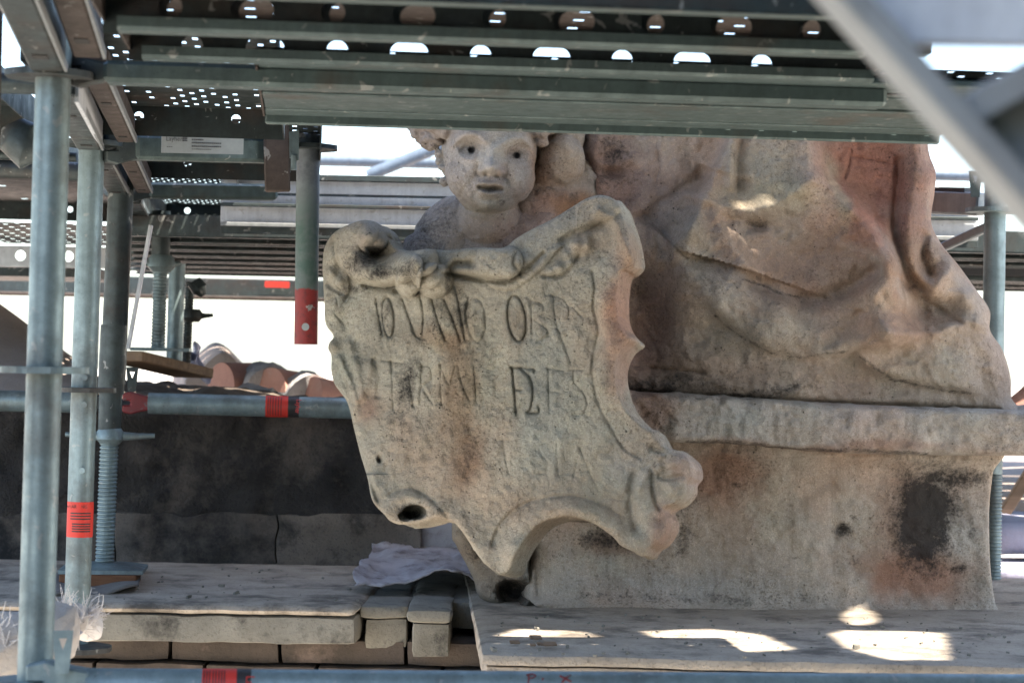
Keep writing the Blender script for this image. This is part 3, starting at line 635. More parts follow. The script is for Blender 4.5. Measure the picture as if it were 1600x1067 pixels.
relief('shield', SHP,
       sh_fn, SHF, 1.5, tuple(-SN * 0.072), statue, GREY,
       [(975, 480, 26, 90, (0.40, 0.255, 0.185), .85), (960, 580, 18, 60, (0.42, 0.30, 0.23), .8), (985, 400, 22, 40, (0.36, 0.24, 0.16), .7), (940, 360, 36, 30, (0.34, 0.26, 0.18), .55), (905, 385, 26, 22, (0.38, 0.28, 0.19), .5), (1070, 735, 36, 40, (0.40, 0.28, 0.23), .75), (1040, 835, 24, 40, (0.38, 0.27, 0.21), .8), (1000, 690, 50, 50, (0.37, 0.33, 0.28), .5),
        (715, 600, 34, 110, (0.24, 0.165, 0.105), .75), (735, 715, 26, 45, (0.21, 0.135, 0.085), .7), (690, 530, 40, 24, (0.27, 0.18, 0.11), .6), (650, 690, 40, 60, (0.29, 0.25, 0.195), .5), (845, 620, 40, 120, (0.345, 0.345, 0.30), .6), (990, 740, 40, 30, (0.40, 0.41, 0.38), .6), (568, 635, 24, 26, (0.285, 0.205, 0.155), .95), (540, 570, 22, 40, (0.36, 0.35, 0.28), .6), (580, 380, 40, 40, (0.27, 0.235, 0.21), .6), (890, 340, 60, 24, (0.25, 0.24, 0.21), .5)],
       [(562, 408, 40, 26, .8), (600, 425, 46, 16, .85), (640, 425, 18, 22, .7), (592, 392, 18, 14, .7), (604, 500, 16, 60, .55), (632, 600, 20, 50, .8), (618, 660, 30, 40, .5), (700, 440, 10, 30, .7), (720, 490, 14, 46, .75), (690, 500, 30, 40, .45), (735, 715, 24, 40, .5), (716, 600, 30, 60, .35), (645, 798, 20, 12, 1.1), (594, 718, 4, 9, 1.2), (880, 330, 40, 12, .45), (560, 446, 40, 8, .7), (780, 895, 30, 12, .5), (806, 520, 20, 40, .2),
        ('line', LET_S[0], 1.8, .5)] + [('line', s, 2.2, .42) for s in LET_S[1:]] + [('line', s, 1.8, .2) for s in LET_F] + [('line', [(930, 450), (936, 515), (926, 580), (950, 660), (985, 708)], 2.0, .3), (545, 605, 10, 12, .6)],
       edge=5, edge_h=0.009, rough=0.0048, rim=sh_rim, wob=9)

# cherub: one continuous mesh, fused from head, hair, neck, arms and chest
def ellipsoid(bm, px, py, Y, rx, ry, rz, sub=4, rot=0.0):
    c = PV(px, py, Y); k = Y / FPX
    m = Matrix.Translation(c) @ Matrix.Rotation(rot, 4, 'Y') @ Matrix.Diagonal((rx * k, rz, ry * k, 1))
    return bmesh.ops.create_icosphere(bm, subdivisions=sub, radius=1.0, matrix=m)['verts']
def make_cherub():
    HY = 4.33; k = HY / FPX
    bm = bmesh.new()
    hv = ellipsoid(bm, 766, 238, HY, 72, 101, 0.100, 5)
    FE = [('bump', 734, 230, 21, 12, -0.036), ('bump', 806, 238, 21, 12, -0.037),
          ('bump', 735, 235, 13, 8, 0.013), ('bump', 806, 243, 13, 8, 0.013), ('dome', 737, 236, 5.0, 4.8, -0.016), ('dome', 808, 244, 5.2, 5.0, -0.016),
          ('ridge', [(715, 236), (725, 226), (738, 225.5), (753, 233)], 4.5, 0.007), ('ridge', [(787, 239), (798, 231), (812, 233.5), (826, 243)], 4.5, 0.007), ('ridge', [(719, 244), (735, 249), (752, 243)], 5.0, 0.003), ('ridge', [(789, 250), (806, 257), (823, 251)], 5.0, 0.003),
          ('ridge', [(708, 226), (724, 212), (742, 211), (757, 221)], 8, 0.013), ('ridge', [(782, 229), (800, 218), (816, 217), (836, 231)], 8, 0.013), 
          ('ridge', [(770, 236), (769, 246), (768, 257)], 10, 0.014), ('bump', 768, 262, 12, 10, 0.032), ('bump', 753, 267, 6, 5.5, 0.014), ('bump', 784, 269, 6, 5.5, 0.014), ('bump', 760, 273, 4, 2.6, -0.012), ('bump', 776, 275, 4, 2.6, -0.012), ('ridge', [(748, 258), (746, 270), (752, 277)], 3.5, -0.006), ('ridge', [(790, 260), (792, 272), (786, 279)], 3.5, -0.006),
          ('bump', 765, 296, 26, 16, 0.007), ('ridge', [(746, 291), (756, 285.5), (765, 287.5), (775, 286), (785, 293)], 3.6, 0.008), ('ridge', [(749, 292.5), (758, 294), (766, 295), (775, 294.5), (783, 295)], 3.6, -0.022), ('ridge', [(753, 301), (765, 304.5), (778, 302)], 4.2, 0.011), ('bump', 764, 312, 16, 4, -0.007), ('bump', 762, 325, 18, 10, 0.014), ('ridge', [(767, 277), (766, 283)], 3.5, -0.004),
          ('bump', 722, 282, 22, 24, 0.006), ('bump', 808, 286, 20, 24, 0.006), ('ridge', [(746, 274), (738, 288), (742, 304)], 6, -0.007), ('ridge', [(790, 276), (797, 290), (790, 305)], 6, -0.007), ('ridge', [(735, 334), (764, 341), (795, 334)], 5, 0.004)]
    E = lambda *a, **b: ellipsoid(bm, *a, **b)
    E(764, 292, HY - 0.006, 53, 45, 0.088, 5); E(733, 272, HY - 0.022, 36, 42, 0.060, 5); E(802, 275, HY - 0.022, 34, 42, 0.060, 5)
    # hair: cap and curls
    E(768, 178, HY + 0.035, 88, 78, 0.115)
    for (a, b, r, dy) in [(664, 205, 22, 0.01), (676, 219, 17, 0.0), (690, 198, 22, -0.03), (655, 190, 20, 0.03), (686, 240, 8, 0.0), (689, 251, 6, 0.0), (693, 260, 5, -0.005), (712, 178, 24, -0.05), (745, 165, 26, -0.07), (785, 165, 26, -0.07), (820, 178, 24, -0.05), (846, 205, 15, -0.03), (848, 222, 11, -0.02), (856, 190, 24, 0.0), (680, 170, 26, 0.0), (766, 130, 40, -0.02), (720, 140, 32, 0.0), (812, 138, 32, 0.0), (694, 284, 9, 0.03)]:
        E(a, b, HY + dy, r, r * 0.9, r * 1.27 / 1000 * 1.1, 3)
    # ear left
    E(699, 255, HY + 0.015, 9, 20, 0.03, 3)
    # neck, chest, shoulders
    E(764, 345, HY + 0.045, 52, 48, 0.075); E(768, 420, HY + 0.10, 95, 90, 0.11); E(700, 385, HY + 0.10, 58, 82, 0.10, rot=0.35); E(662, 410, HY + 0.07, 40, 50, 0.085); E(820, 400, HY + 0.07, 66, 74, 0.09); E(852, 352, HY + 0.05, 26, 24, 0.05)
    E(845, 318, HY + 0.10, 60, 50, 0.09)
    # raised arm at the right
    E(876, 252, HY + 0.05, 37, 44, 0.062, rot=0.2); E(862, 275, HY + 0.065, 36, 30, 0.055); E(855, 245, HY + 0.09, 34, 50, 0.06); E(890, 300, HY + 0.12, 50, 60, 0.08); E(880, 210, HY + 0.08, 34, 40, 0.055)
    E(770, 480, HY + 0.12, 100, 90, 0.09)
    me = bpy.data.meshes.new('cherub'); bm.to_mesh(me); bm.free()
    o = bpy.data.objects.new('cherub', me); COL.objects.link(o)
    md = o.modifiers.new('r', 'REMESH'); md.mode = 'VOXEL'; md.voxel_size = 0.0022
    s_ = o.modifiers.new('s', 'SMOOTH'); s_.iterations = 8; s_.factor = 0.5
    bpy.context.view_layer.update()
    dg = bpy.context.evaluated_depsgraph_get(); m2 = bpy.data.meshes.new_from_object(o.evaluated_get(dg))
    bpy.data.objects.remove(o)
    V = np.empty(len(m2.vertices) * 3); m2.vertices.foreach_get('co', V); V = V.reshape(-1, 3)
    Nn = np.empty(len(m2.vertices) * 3); m2.vertex_normals.foreach_get('vector', Nn); Nn = Nn.reshape(-1, 3)
    x, y = project(V); rl = rays(x, y); rl /= np.linalg.norm(rl, axis=1)[:, None]
    fm = np.clip(-(Nn * rl).sum(1) * 2.5 - .2, 0, 1) * (V[:, 1] < HY + .01) * np.clip((1.12 - np.hypot((x - 766) / 72, (y - 250) / 92)) * 8, 0, 1)
    V = V - rl * (strokes(x, y, FE) * fm)[:, None]
    hair = np.clip(((207 - y) / 12), 0, 1) + np.clip((702 - x) / 8, 0, 1) * (y < 275)
    hair = np.clip(hair, 0, 1)
    face = np.exp(-(((x - 766) / 75) ** 2 + ((y - 262) / 80) ** 2) ** 3)
    rough = 0.0045 * (1 - 0.8 * face)
    V = V + Nn * (rough * fbm(V, 60, 4) + 0.0012 * fbm(V, 160, 2) + 0.004 * hair * np.sin(fbm(V, 18, 2) * 14 + V[:, 2] * 120))[:, None]
    m2.vertices.foreach_set('co', V.ravel()); m2.update()
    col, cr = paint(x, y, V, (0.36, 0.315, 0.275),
                    [(766, 265, 62, 70, (0.43, 0.385, 0.345), .9), (764, 330, 50, 20, (0.345, 0.315, 0.255), .7), (734, 231, 20, 10, (0.235, 0.195, 0.155), .75), (806, 239, 20, 11, (0.225, 0.18, 0.145), .8), (765, 294, 18, 8, (0.26, 0.215, 0.165), .7), (752, 268, 9, 12, (0.27, 0.225, 0.18), .5), (786, 268, 9, 12, (0.28, 0.21, 0.18), .5), (768, 282, 20, 6, (0.33, 0.27, 0.225), .6), (860, 330, 60, 40, (0.24, 0.165, 0.145), .85), (800, 375, 70, 34, (0.29, 0.20, 0.165), .8), (850, 265, 24, 44, (0.28, 0.165, 0.10), .85), (886, 250, 30, 40, (0.40, 0.315, 0.235), .85), (900, 330, 40, 24, (0.28, 0.15, 0.07), .7), (670, 370, 46, 60, (0.30, 0.275, 0.26), .8), (740, 375, 36, 36, (0.35, 0.29, 0.235), .6), (664, 212, 34, 30, (0.36, 0.295, 0.255), .7), (856, 345, 20, 16, (0.36, 0.27, 0.235), .7), (770, 205, 80, 14, (0.35, 0.285, 0.245), .6), (765, 225, 70, 14, (0.37, 0.31, 0.27), .4)],  # dark tints paint shade into the face, mainly the eye sockets
                    [(668, 375, 36, 50, .62), (690, 340, 24, 40, .5), (670, 400, 46, 14, .8), (737, 235, 6.2, 5.6, 1.5), (808, 243, 6.4, 6.0, 1.5), (733, 228, 16, 5, .35), (806, 234, 16, 5, .38), (766, 294.5, 15, 4.4, .8), (786, 315, 7, 7, .7), (850, 230, 12, 24, .5), (848, 300, 34, 14, .5), (765, 338, 30, 5, .35), (897, 312, 22, 14, .55), (835, 275, 6, 20, .3), (698, 250, 6, 18, .4)], wob=3)  # dark spots at pupils, upper lids and mouth stand in for shade
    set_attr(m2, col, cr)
    m2.name = 'cherub'
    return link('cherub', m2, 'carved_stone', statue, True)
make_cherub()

# ------------------------------------------------------------------ parapet: ledge, cornice and crusted wall
def gp(px, py, z=ZL):
    d = _F * FPX + _RT * (px - 800.0) - _UP * (py - 533.5)
    return Vector(d * (z / d[2]))
def stone_block(name, top4, h, mat, parent, cell=0.02, amp=0.004, bev=0.006, down=None, low=0.45):
    """block under the quad top4 (a, b front; c, d back, going round), h deep, with worn edges and uneven faces"""
    a, b, c, d = [Vector(p) for p in top4]; dn = Vector(down) if down is not None else Vector((0, 0, -h))
    nu = max(2, int(max((b - a).length, (c - d).length) / cell)); nv = max(2, int(max((d - a).length, (c - b).length) / cell)); nw = max(2, int(dn.length / cell))
    nu, nv, nw = min(nu, 90), min(nv, 60), min(nw, 40)
    ids = {}; V = []; F = []
    def vert(i, j, k):
        key = (i, j, k)
        if key in ids: return ids[key]
        u, v, w = i / nu, j / nv, k / nw
        eb = [i in (0, nu), j in (0, nv), k in (0, nw)]
        if sum(eb) >= 2:
            f = 0.5 if sum(eb) == 2 else 0.62
            lu, lv, lw = max((b - a).length, 1e-6), max((d - a).length, 1e-6), max(dn.length, 1e-6)
            if eb[0]: u += (bev * f / lu) * (1 if i == 0 else -1)
            if eb[1]: v += (bev * f / lv) * (1 if j == 0 else -1)
            if eb[2]: w += (bev * f / lw) * (1 if k == 0 else -1)
        p = (a * (1 - u) + b * u) * (1 - v) + (d * (1 - u) + c * u) * v + dn * w
        ids[key] = len(V); V.append(p); return ids[key]
    for i in range(nu):
        for j in range(nv):
            F.append((vert(i, j, 0), vert(i + 1, j, 0), vert(i + 1, j + 1, 0), vert(i, j + 1, 0))); F.append((vert(i, j, nw), vert(i, j + 1, nw), vert(i + 1, j + 1, nw), vert(i + 1, j, nw)))
        for k in range(nw):
            F.append((vert(i, 0, k), vert(i, 0, k + 1), vert(i + 1, 0, k + 1), vert(i + 1, 0, k))); F.append((vert(i, nv, k), vert(i + 1, nv, k), vert(i + 1, nv, k + 1), vert(i, nv, k + 1)))
    for j in range(nv):
        for k in range(nw):
            F.append((vert(0, j, k), vert(0, j + 1, k), vert(0, j + 1, k + 1), vert(0, j, k + 1))); F.append((vert(nu, j, k), vert(nu, j, k + 1), vert(nu, j + 1, k + 1), vert(nu, j + 1, k)))
    A = np.array([v[:] for v in V])
    A = A + amp * np.stack([fbm(A + 3, 16, 3), fbm(A + 9, 16, 3), fbm(A + 21, 16, 3)], 1) * 1.4 + amp * low * np.stack([fbm(A + 3, 4, 2), fbm(A + 9, 4, 2), fbm(A + 21, 4, 2)], 1)
    me = bpy.data.meshes.new(name); me.from_pydata(A.tolist(), [], F); me.update()
    o = link(name, me, mat, parent, True)
    try: me.set_sharp_from_angle(angle=R(50))
    except Exception: pass
    return o
parapet = thing('parapet', 'stepped stone cornice ledge and black crusted parapet wall under the statue', 'parapet', gp(600, 1000, ZL - 0.3))
# statue ledge: top slab with a thin lip, then the fascia below
la, lb, lc, ld = gp(752, 1020), gp(1760, 1044), gp(1760, 905), gp(640, 905)
le = gp(704, 956)
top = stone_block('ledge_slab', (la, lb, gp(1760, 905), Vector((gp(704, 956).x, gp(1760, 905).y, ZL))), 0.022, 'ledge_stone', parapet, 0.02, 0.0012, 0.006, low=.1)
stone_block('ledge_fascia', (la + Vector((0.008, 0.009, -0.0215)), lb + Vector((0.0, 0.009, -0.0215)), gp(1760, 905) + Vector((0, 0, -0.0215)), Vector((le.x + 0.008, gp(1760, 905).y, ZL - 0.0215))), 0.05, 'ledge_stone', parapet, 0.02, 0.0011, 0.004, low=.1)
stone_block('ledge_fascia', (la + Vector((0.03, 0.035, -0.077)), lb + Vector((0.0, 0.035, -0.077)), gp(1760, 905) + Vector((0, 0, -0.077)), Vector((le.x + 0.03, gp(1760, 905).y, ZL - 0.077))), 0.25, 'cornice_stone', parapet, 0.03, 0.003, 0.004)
# two stepped cornice blocks left of it
def cornice_block(x0, x1, yf, z0, hcap, hbody):
    f0, f1 = gp(x0, yf, z0), gp(x1, yf, z0); bk = 0.55
    stone_block('cornice_block', (f0, f1, f1 + Vector((0, bk, 0)), f0 + Vector((0, bk, 0))), hcap, 'cornice_stone', parapet, 0.011, 0.003, 0.006, low=.2)
    q = 0.012
    stone_block('cornice_block', (f0 + Vector((q, q, -hcap - .001)), f1 + Vector((-q * .3, q, -hcap - .001)), f1 + Vector((-q * .3, bk, -hcap - .001)), f0 + Vector((q, bk, -hcap - .001))), hbody, 'cornice_stone', parapet, 0.011, 0.003, 0.004, low=.2)
cornice_block(562, 640, 946, ZL - 0.006, 0.026, 0.06)
cornice_block(634, 706, 953, ZL - 0.003, 0.026, 0.066)
# left ledge
f0, f1 = gp(-260, 936, ZL), gp(556, 948, ZL); b0, b1 = Vector((gp(-260, 874, ZL).x, 5.30, ZL)), Vector((gp(640, 882, ZL).x, 5.30, ZL))
stone_block('ledge_slab', (f0, f1, b1, b0), 0.02, 'ledge_stone', parapet, 0.02, 0.0015, 0.008, low=.1)
stone_block('ledge_fascia', (f0 + Vector((0, .006, -.021)), f1 + Vector((0, .006, -.021)), b1 + Vector((0, 0, -.021)), b0 + Vector((0, 0, -.021))), 0.055, 'cornice_stone', parapet, 0.02, 0.0026, 0.006, low=.1)
# recess courses below
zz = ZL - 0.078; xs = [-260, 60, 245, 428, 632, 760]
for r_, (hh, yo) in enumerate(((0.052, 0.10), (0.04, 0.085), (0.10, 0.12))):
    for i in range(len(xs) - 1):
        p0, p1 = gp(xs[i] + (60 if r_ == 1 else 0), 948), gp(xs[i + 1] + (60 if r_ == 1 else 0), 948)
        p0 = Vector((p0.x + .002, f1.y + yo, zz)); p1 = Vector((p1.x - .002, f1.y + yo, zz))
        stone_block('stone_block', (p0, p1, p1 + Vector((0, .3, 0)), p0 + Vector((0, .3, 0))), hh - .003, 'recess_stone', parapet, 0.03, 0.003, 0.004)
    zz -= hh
# crusted back wall: upper blocks and a lower proud course
WY = 5.12
def wall_block(x0, x1, y0, y1, mat, out, amp=0.005):
    a, b = PV(x0, y0, WY), PV(x1, y0, WY); h = a.z - P(x0, y1, WY)[2]
    o_ = Vector((0, -out, 0)); stone_block('stone_block', (a + o_, b + o_, b + Vector((0, .25, 0)), a + Vector((0, .25, 0))), h, mat, parapet, 0.014, amp * 1.3, 0.002)
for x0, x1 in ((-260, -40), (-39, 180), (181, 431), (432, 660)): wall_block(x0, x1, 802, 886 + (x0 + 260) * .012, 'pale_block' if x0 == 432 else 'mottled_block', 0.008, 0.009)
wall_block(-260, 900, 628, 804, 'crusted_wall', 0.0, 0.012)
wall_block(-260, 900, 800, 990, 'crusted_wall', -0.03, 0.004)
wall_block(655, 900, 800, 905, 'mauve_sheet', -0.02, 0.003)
q0_, q1_ = gp(540, 955), gp(860, 955)
stone_block('ledge_slab', (Vector((q0_.x, 4.47, ZL - .008)), Vector((q1_.x, 4.47, ZL - .008)), Vector((q1_.x, 5.3, ZL - .008)), Vector((q0_.x, 5.3, ZL - .008))), .06, 'cornice_stone', parapet, .03, .003, .006)
for i_ in range(2): stone_block('wall_core', (Vector((-2.5 if i_ == 0 else q0_.x, 4.62 + .1 * i_, ZL - .08)), Vector((q0_.x if i_ == 0 else 1.6, 4.62 + .1 * i_, ZL - .08)), Vector((q0_.x if i_ == 0 else 1.6, 5.35, ZL - .08)), Vector((-2.5 if i_ == 0 else q0_.x, 5.35, ZL - .08))), .5, 'recess_stone', parapet, .06, .003, .006)

# lead sheet lying on the cornice, torn and curled
def wavy_sheet(name, q, nu, nv, fn, mat, label, cat, thick=0.003):
    a, b, c, d = [np.array(p) for p in q]; V = []; F = []
    for j in range(nv + 1):
        for i in range(nu + 1):
            u, v = i / nu, j / nv; p = (a * (1 - u) + b * u) * (1 - v) + (d * (1 - u) + c * u) * v
            V.append(p + np.array(fn(u, v)))
    n = nu + 1
    for j in range(nv):
        for i in range(nu): F.append((j * n + i, j * n + i + 1, (j + 1) * n + i + 1, (j + 1) * n + i))
    me = bpy.data.meshes.new(name); me.from_pydata([tuple(v) for v in V], [], F); me.update()
    bm = bmesh.new(); bm.from_mesh(me); bmesh.ops.solidify(bm, geom=bm.faces[:], thickness=thick); bmesh.ops.recalc_face_normals(bm, faces=bm.faces); bm.to_mesh(me); bm.free()
    o = link(name, me, mat, None, True)
    if label: tag(o, label, cat)
    return o
def sheet_fn(u, v):
    z = 0.014 + 0.042 * v + 0.003 * math.sin(u * 4 + v * 2) + 0.020 * abs(float(fbm(np.array([[u * 3.1, v * 2.2, 4.0]]), 1.5, 4, .6)[0])) + 0.05 * (1 - v) ** 3 * math.exp(-((u - 0.70) / 0.24) ** 2) * .6 + 0.02 * math.exp(-(u / .12) ** 2) * math.sin(v * 7)
    z += 0.006 * float(fbm(np.array([[u * 6, v * 6, 1.0]]), 1.6, 3)[0])
    e = 0.03 * float(fbm(np.array([[u * 7, 3.0, 0]]), 1.5, 3)[0]) * (1 - v)
    return (0.02 * float(fbm(np.array([[v * 6, 9.0, 0]]), 1.3, 3)[0]) * (1 - u), e, z)
wavy_sheet('lead_sheet', (gp(548, 930), gp(756, 925), gp(748, 872), gp(590, 880)), 50, 24, sheet_fn, 'mauve_sheet', 'crumpled mauve grey lead sheet lying on the ledge beside the shield', 'sheet')
for i, (x, y, s) in enumerate(((688, 877, .010), (667, 884, .007), (692, 890, .012), (682, 891, .007), (713, 877, .006), (641, 875, .005), (655, 876, .005))):
    m = MB(); p = gp(x, y) + Vector((0, 0, .034)); a = random.random() * 3
    m.box(p, Vector((math.cos(a), math.sin(a), .1)) * s, Vector((-math.sin(a), math.cos(a), .1)) * s * .8, Vector((0, 0, s * .35)))
    tag(m.build('debris', 'black_debris', None, False, s * .2), 'small black flake of debris on the mauve lead sheet', 'debris', 'black flakes on the lead sheet')
m = MB(); c = gp(738, 893) + Vector((0, 0, .03)); m.path([c + Vector((-.02, 0, 0)), c + Vector((-.012, 0, .004)), c + Vector((.01, 0, .003)), c + Vector((.022, 0, 0))], [.004, .016, .018, .006], 14)
tag(m.build('pebble', 'roof_felt', None, True), 'dark rounded pebble at the right end of the lead sheet', 'pebble')
for i, (x, y) in enumerate(((806, 1008), (838, 1001), (860, 1011), (836, 1012), (847, 1011), (855, 1012))):
    m = MB(); c = gp(x, y) + Vector((0, 0, .004)); s = .004 + .003 * random.random()
    for k in range(3): m.box(c + Vector(((random.random() - .5) * .01, (random.random() - .5) * .01, .002)), Vector((s, s * .3, 0)), Vector((-s * .2, s * .6, s * .3)), Vector((0, 0, s * .2)))
    tag(m.build('dry_leaf', 'wood_plank'), 'tiny yellowed leaf scrap on the sunlit ledge front', 'leaf', 'leaf scraps on the ledge')

# ------------------------------------------------------------------ scaffold
def rosette(mb, c, ax=EZ, r=0.062, t=0.009):
    ax = Vector(ax).normalized(); e1 = EX - ax * EX.dot(ax); e1.normalize(); e2 = ax.cross(e1)
    n = 48; V = []; F = []
    prof = []
    for k in range(n):
        a = 2 * math.pi * k / n; rr = r * (1 - 0.05 * (0.5 + 0.5 * math.cos(8 * a)))
        prof.append((rr * math.cos(a), rr * math.sin(a)))
    mb.prism(prof, e1, e2, ax, Vector(c) - ax * t / 2, t)
def letters(text, o, ax, ay, height, mat, parent, name='lettering', lift=0.0006, xs=1.0):
    cu = bpy.data.curves.new(name, 'FONT'); cu.body = text; cu.size = height; cu.resolution_u = 3
    t = bpy.data.objects.new(name, cu); COL.objects.link(t); bpy.context.view_layer.update()
    me = bpy.data.meshes.new_from_object(t.evaluated_get(bpy.context.evaluated_depsgraph_get())); bpy.data.objects.remove(t)
    ax, ay = Vector(ax).normalized(), Vector(ay).normalized(); nz = ax.cross(ay); o = Vector(o)
    for v in me.vertices: v.co = o + ax * v.co.x * xs + ay * v.co.y + nz * lift
    return link(name, me, mat, parent)
def wrap_label(name, a, b, r, mat, parent, ang0, ang1, n=14):
    """a sticker wrapped round a tube between points a and b on its axis"""
    a, b = Vector(a), Vector(b); t = (b - a).normalized(); to_cam = (-(a + b) / 2); e1 = (to_cam - t * to_cam.dot(t)).normalized(); e2 = t.cross(e1)
    m = MB(); V = []; F = []
    for p in (a, b):
        for k in range(n + 1):
            g_ = ang0 + (ang1 - ang0) * k / n; V.append(p + (e1 * math.cos(g_) + e2 * math.sin(g_)) * r)
    for k in range(n): F.append((k, k + 1, n + 2 + k, n + 1 + k))
    m.add(V, F); return m.build(name, mat, parent, True)
def text_lines(a, b, r, parent, rows, f0, f1, name='print_line', mat='sticker_black', ang=0.9):
    for q in rows:
        p = Vector(a).lerp(Vector(b), q); p2 = Vector(a).lerp(Vector(b), q + 0.035)
        wrap_label(name, p, p2, r, mat, parent, -ang * f0, ang * f1, 8)
def tube_thing(name, label, cat, a, b, r, mat, group=None, hollow=True):
    t = thing(name, label, cat, Vector(a) if Vector(a).z < Vector(b).z else Vector(b), group)
    m = MB(); m.tube(a, b, r, 36); m.build('tube', mat, t, True); return t
def wedge(parent, c, d, h=0.07, mat='galvanised_steel', w=0.011):
    """flat tapered locking wedge with a triangular hole, standing upright"""
    c, d = Vector(c), Vector(d).normalized(); m = MB()
    side = d
    pts = [(-w * .8, 0), (w * .8, 0), (w * 1.25, h), (-w * 1.25, h)]
    tri = [(-w * .5, h * .82), (w * .5, h * .82), (0, h * .55)]
    nz = side.cross(EZ).normalized() * -1; th = 0.003
    V = [c + side * x + EZ * y for x, y in pts] + [c + side * x + EZ * y for x, y in tri]; V2 = [v + nz * th for v in V]
    F = [(0, 1, 6), (1, 5, 6), (1, 2, 5), (2, 3, 4), (2, 4, 5), (3, 0, 4), (0, 6, 4)]
    F += [tuple(i + 7 for i in reversed(f)) for f in F]
    for i in range(4): F.append((i, (i + 1) % 4, 7 + (i + 1) % 4, 7 + i))
    for i in range(3): F.append((4 + i, 4 + (i + 1) % 3, 11 + (i + 1) % 3, 11 + i))
    m.add(V + V2, F); return m.build('wedge', mat, parent)
def ledger_head(parent, c, d, mat='worn_steel', s=1.0):
    """cast head that grips the rosette: two jaws and a tapering neck towards the tube"""
    c, d = Vector(c), Vector(d).normalized(); sd_ = d.cross(EZ).normalized(); m = MB()
    prof = [(-.030, .030), (-.004, .036), (.03, .026), (.055, .022), (.055, -.022), (.03, -.026), (-.004, -.036), (-.030, -.030), (-.030, -.007), (-.006, -.007), (-.006, .007), (-.030, .007)]
    m.prism([(x * s, y * s) for x, y in prof], d, EZ, sd_, c - sd_ * .02 * s, .04 * s)
    return m.build('ledger_head', mat, parent, False, .003)

# near left pole
A, B = PV(89, -60, 2.97), PV(52, 1140, 2.97)
t = tube_thing('scaffold_pole', 'nearest thick galvanised scaffold pole at the left, sunlit blue grey', 'pole', A, B, .02415, 'galvanised_steel')
m = MB(); ax = (A - B).normalized(); rosette(m, PV(69, 578, 2.97), ax + EX * -.012); m.build('rosette', 'galvanised_steel', t)
m = MB(); rosette(m, PV(46, 1068, 2.97), ax); m.build('rosette', 'galvanised_steel', t)
m = MB(); rosette(m, PV(78, 118, 2.97), ax); m.build('rosette', 'worn_steel', t)
# second pole
A, B = PV(146, 150, 4.09), PV(118.5, 1010, 4.09)
t = tube_thing('scaffold_pole', 'scaffold pole with red warning sticker, second from the left edge', 'pole', A, B, .02415, 'galvanised_steel')
ax = (A - B).normalized(); m = MB(); rosette(m, PV(131, 609, 4.09), ax + EX * -.01); m.build('rosette', 'worn_steel', t)
m = MB(); rosette(m, PV(143, 225, 4.09), ax); m.build('rosette', 'worn_steel', t)
m = MB(); rosette(m, PV(120, 1012, 4.05), ax, .066); m.build('rosette', 'worn_steel', t)
for y in (590, 632, 735):
    m = MB(); c = PV(133 - (y - 590) * .03, y, 4.066); m.tube(c, c + Vector((0, -.003, 0)), .0055, 12); m.build('rivet', 'galvanised_steel', t)
s0, s1 = PV(126, 783, 4.09), PV(124.2, 838, 4.09)
sk = wrap_label('sticker', s0, s1, .0246, 'sticker_red', t, -1.45, 1.45)
letters('WARNING', s0 + Vector((-.0205, -.0262, -.0115)), EX, EZ, .0085, 'sticker_black', sk, lift=0.0, xs=.92)
text_lines(s0, s1, .0249, sk, (.30, .38, .46), 1.0, .9); text_lines(s0, s1, .0249, sk, (.60, .67, .74, .81), 1.0, .7)
# third pole with a base jack
A, B = PV(190, 270, 4.9), PV(176, 600, 4.9)
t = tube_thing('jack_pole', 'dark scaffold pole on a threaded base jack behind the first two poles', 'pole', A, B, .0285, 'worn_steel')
m = MB(); m.tube(PV(178, 508, 4.62), PV(173, 615, 4.62), .0278, 32); m.build('collar', 'worn_steel', t, True)
def spindle(parent, top_, bot, r, pitch, mat, name='threaded_spindle'):
    top_, bot = Vector(top_), Vector(bot); n = max(3, int((top_ - bot).length / pitch)); pts, rad = [], []
    for i in range(n):
        for q, rr in ((0, r * .88), (.3, r), (.6, r), (.9, r * .88)):
            pts.append(bot.lerp(top_, (i + q) / n)); rad.append(rr)
    m = MB(); m.path(pts, rad, 24); return m.build(name, mat, parent, False)
def jack_nut(parent, c, w, mat, ang=0.0, s=1.0):
    c = Vector(c); d = Vector((math.cos(ang), math.sin(ang), 0)); m = MB()
    m.path([c + EZ * -.022 * s, c + EZ * -.008 * s, c + EZ * .012 * s, c + EZ * .022 * s], [.024 * s, .036 * s, .034 * s, .027 * s], 20)
    for sg in (-1, 1): m.path([c + d * .025 * s * sg, c + d * w * .3 * sg, c + d * w * .5 * sg + EZ * .002], [.013 * s, .009 * s, .006 * s], 10)
    return m.build('jack_nut', mat, parent, True)
m = MB(); m.tube(PV(173, 612, 4.62), PV(171, 676, 4.62), .0242, 28); m.build('collar', 'worn_steel', t, True)
jack_nut(t, PV(172, 681, 4.62), .188, 'galvanised_steel', 0.1, .82)
spindle(t, PV(171, 690, 4.62), PV(163, 884, 4.62), .0200, .0082, 'galvanised_steel')
m = MB(); c = PV(162, 886, 4.62); ex, ey = EX, EY
V = []; F = []; nn = 8
for j in range(nn + 1):
    for i in range(nn + 1):
        u, v = i / nn * 2 - 1, j / nn * 2 - 1; V.append(c + ex * u * .088 + ey * v * .075 + EZ * (.012 * (1 - max(abs(u), abs(v)) ** 2)))
for j in range(nn):
    for i in range(nn): k = j * (nn + 1) + i; F.append((k, k + 1, k + nn + 2, k + nn + 1))
k0 = len(V); V += [v - EZ * .008 for v in V]; F += [tuple(i + k0 for i in reversed(f)) for f in F]
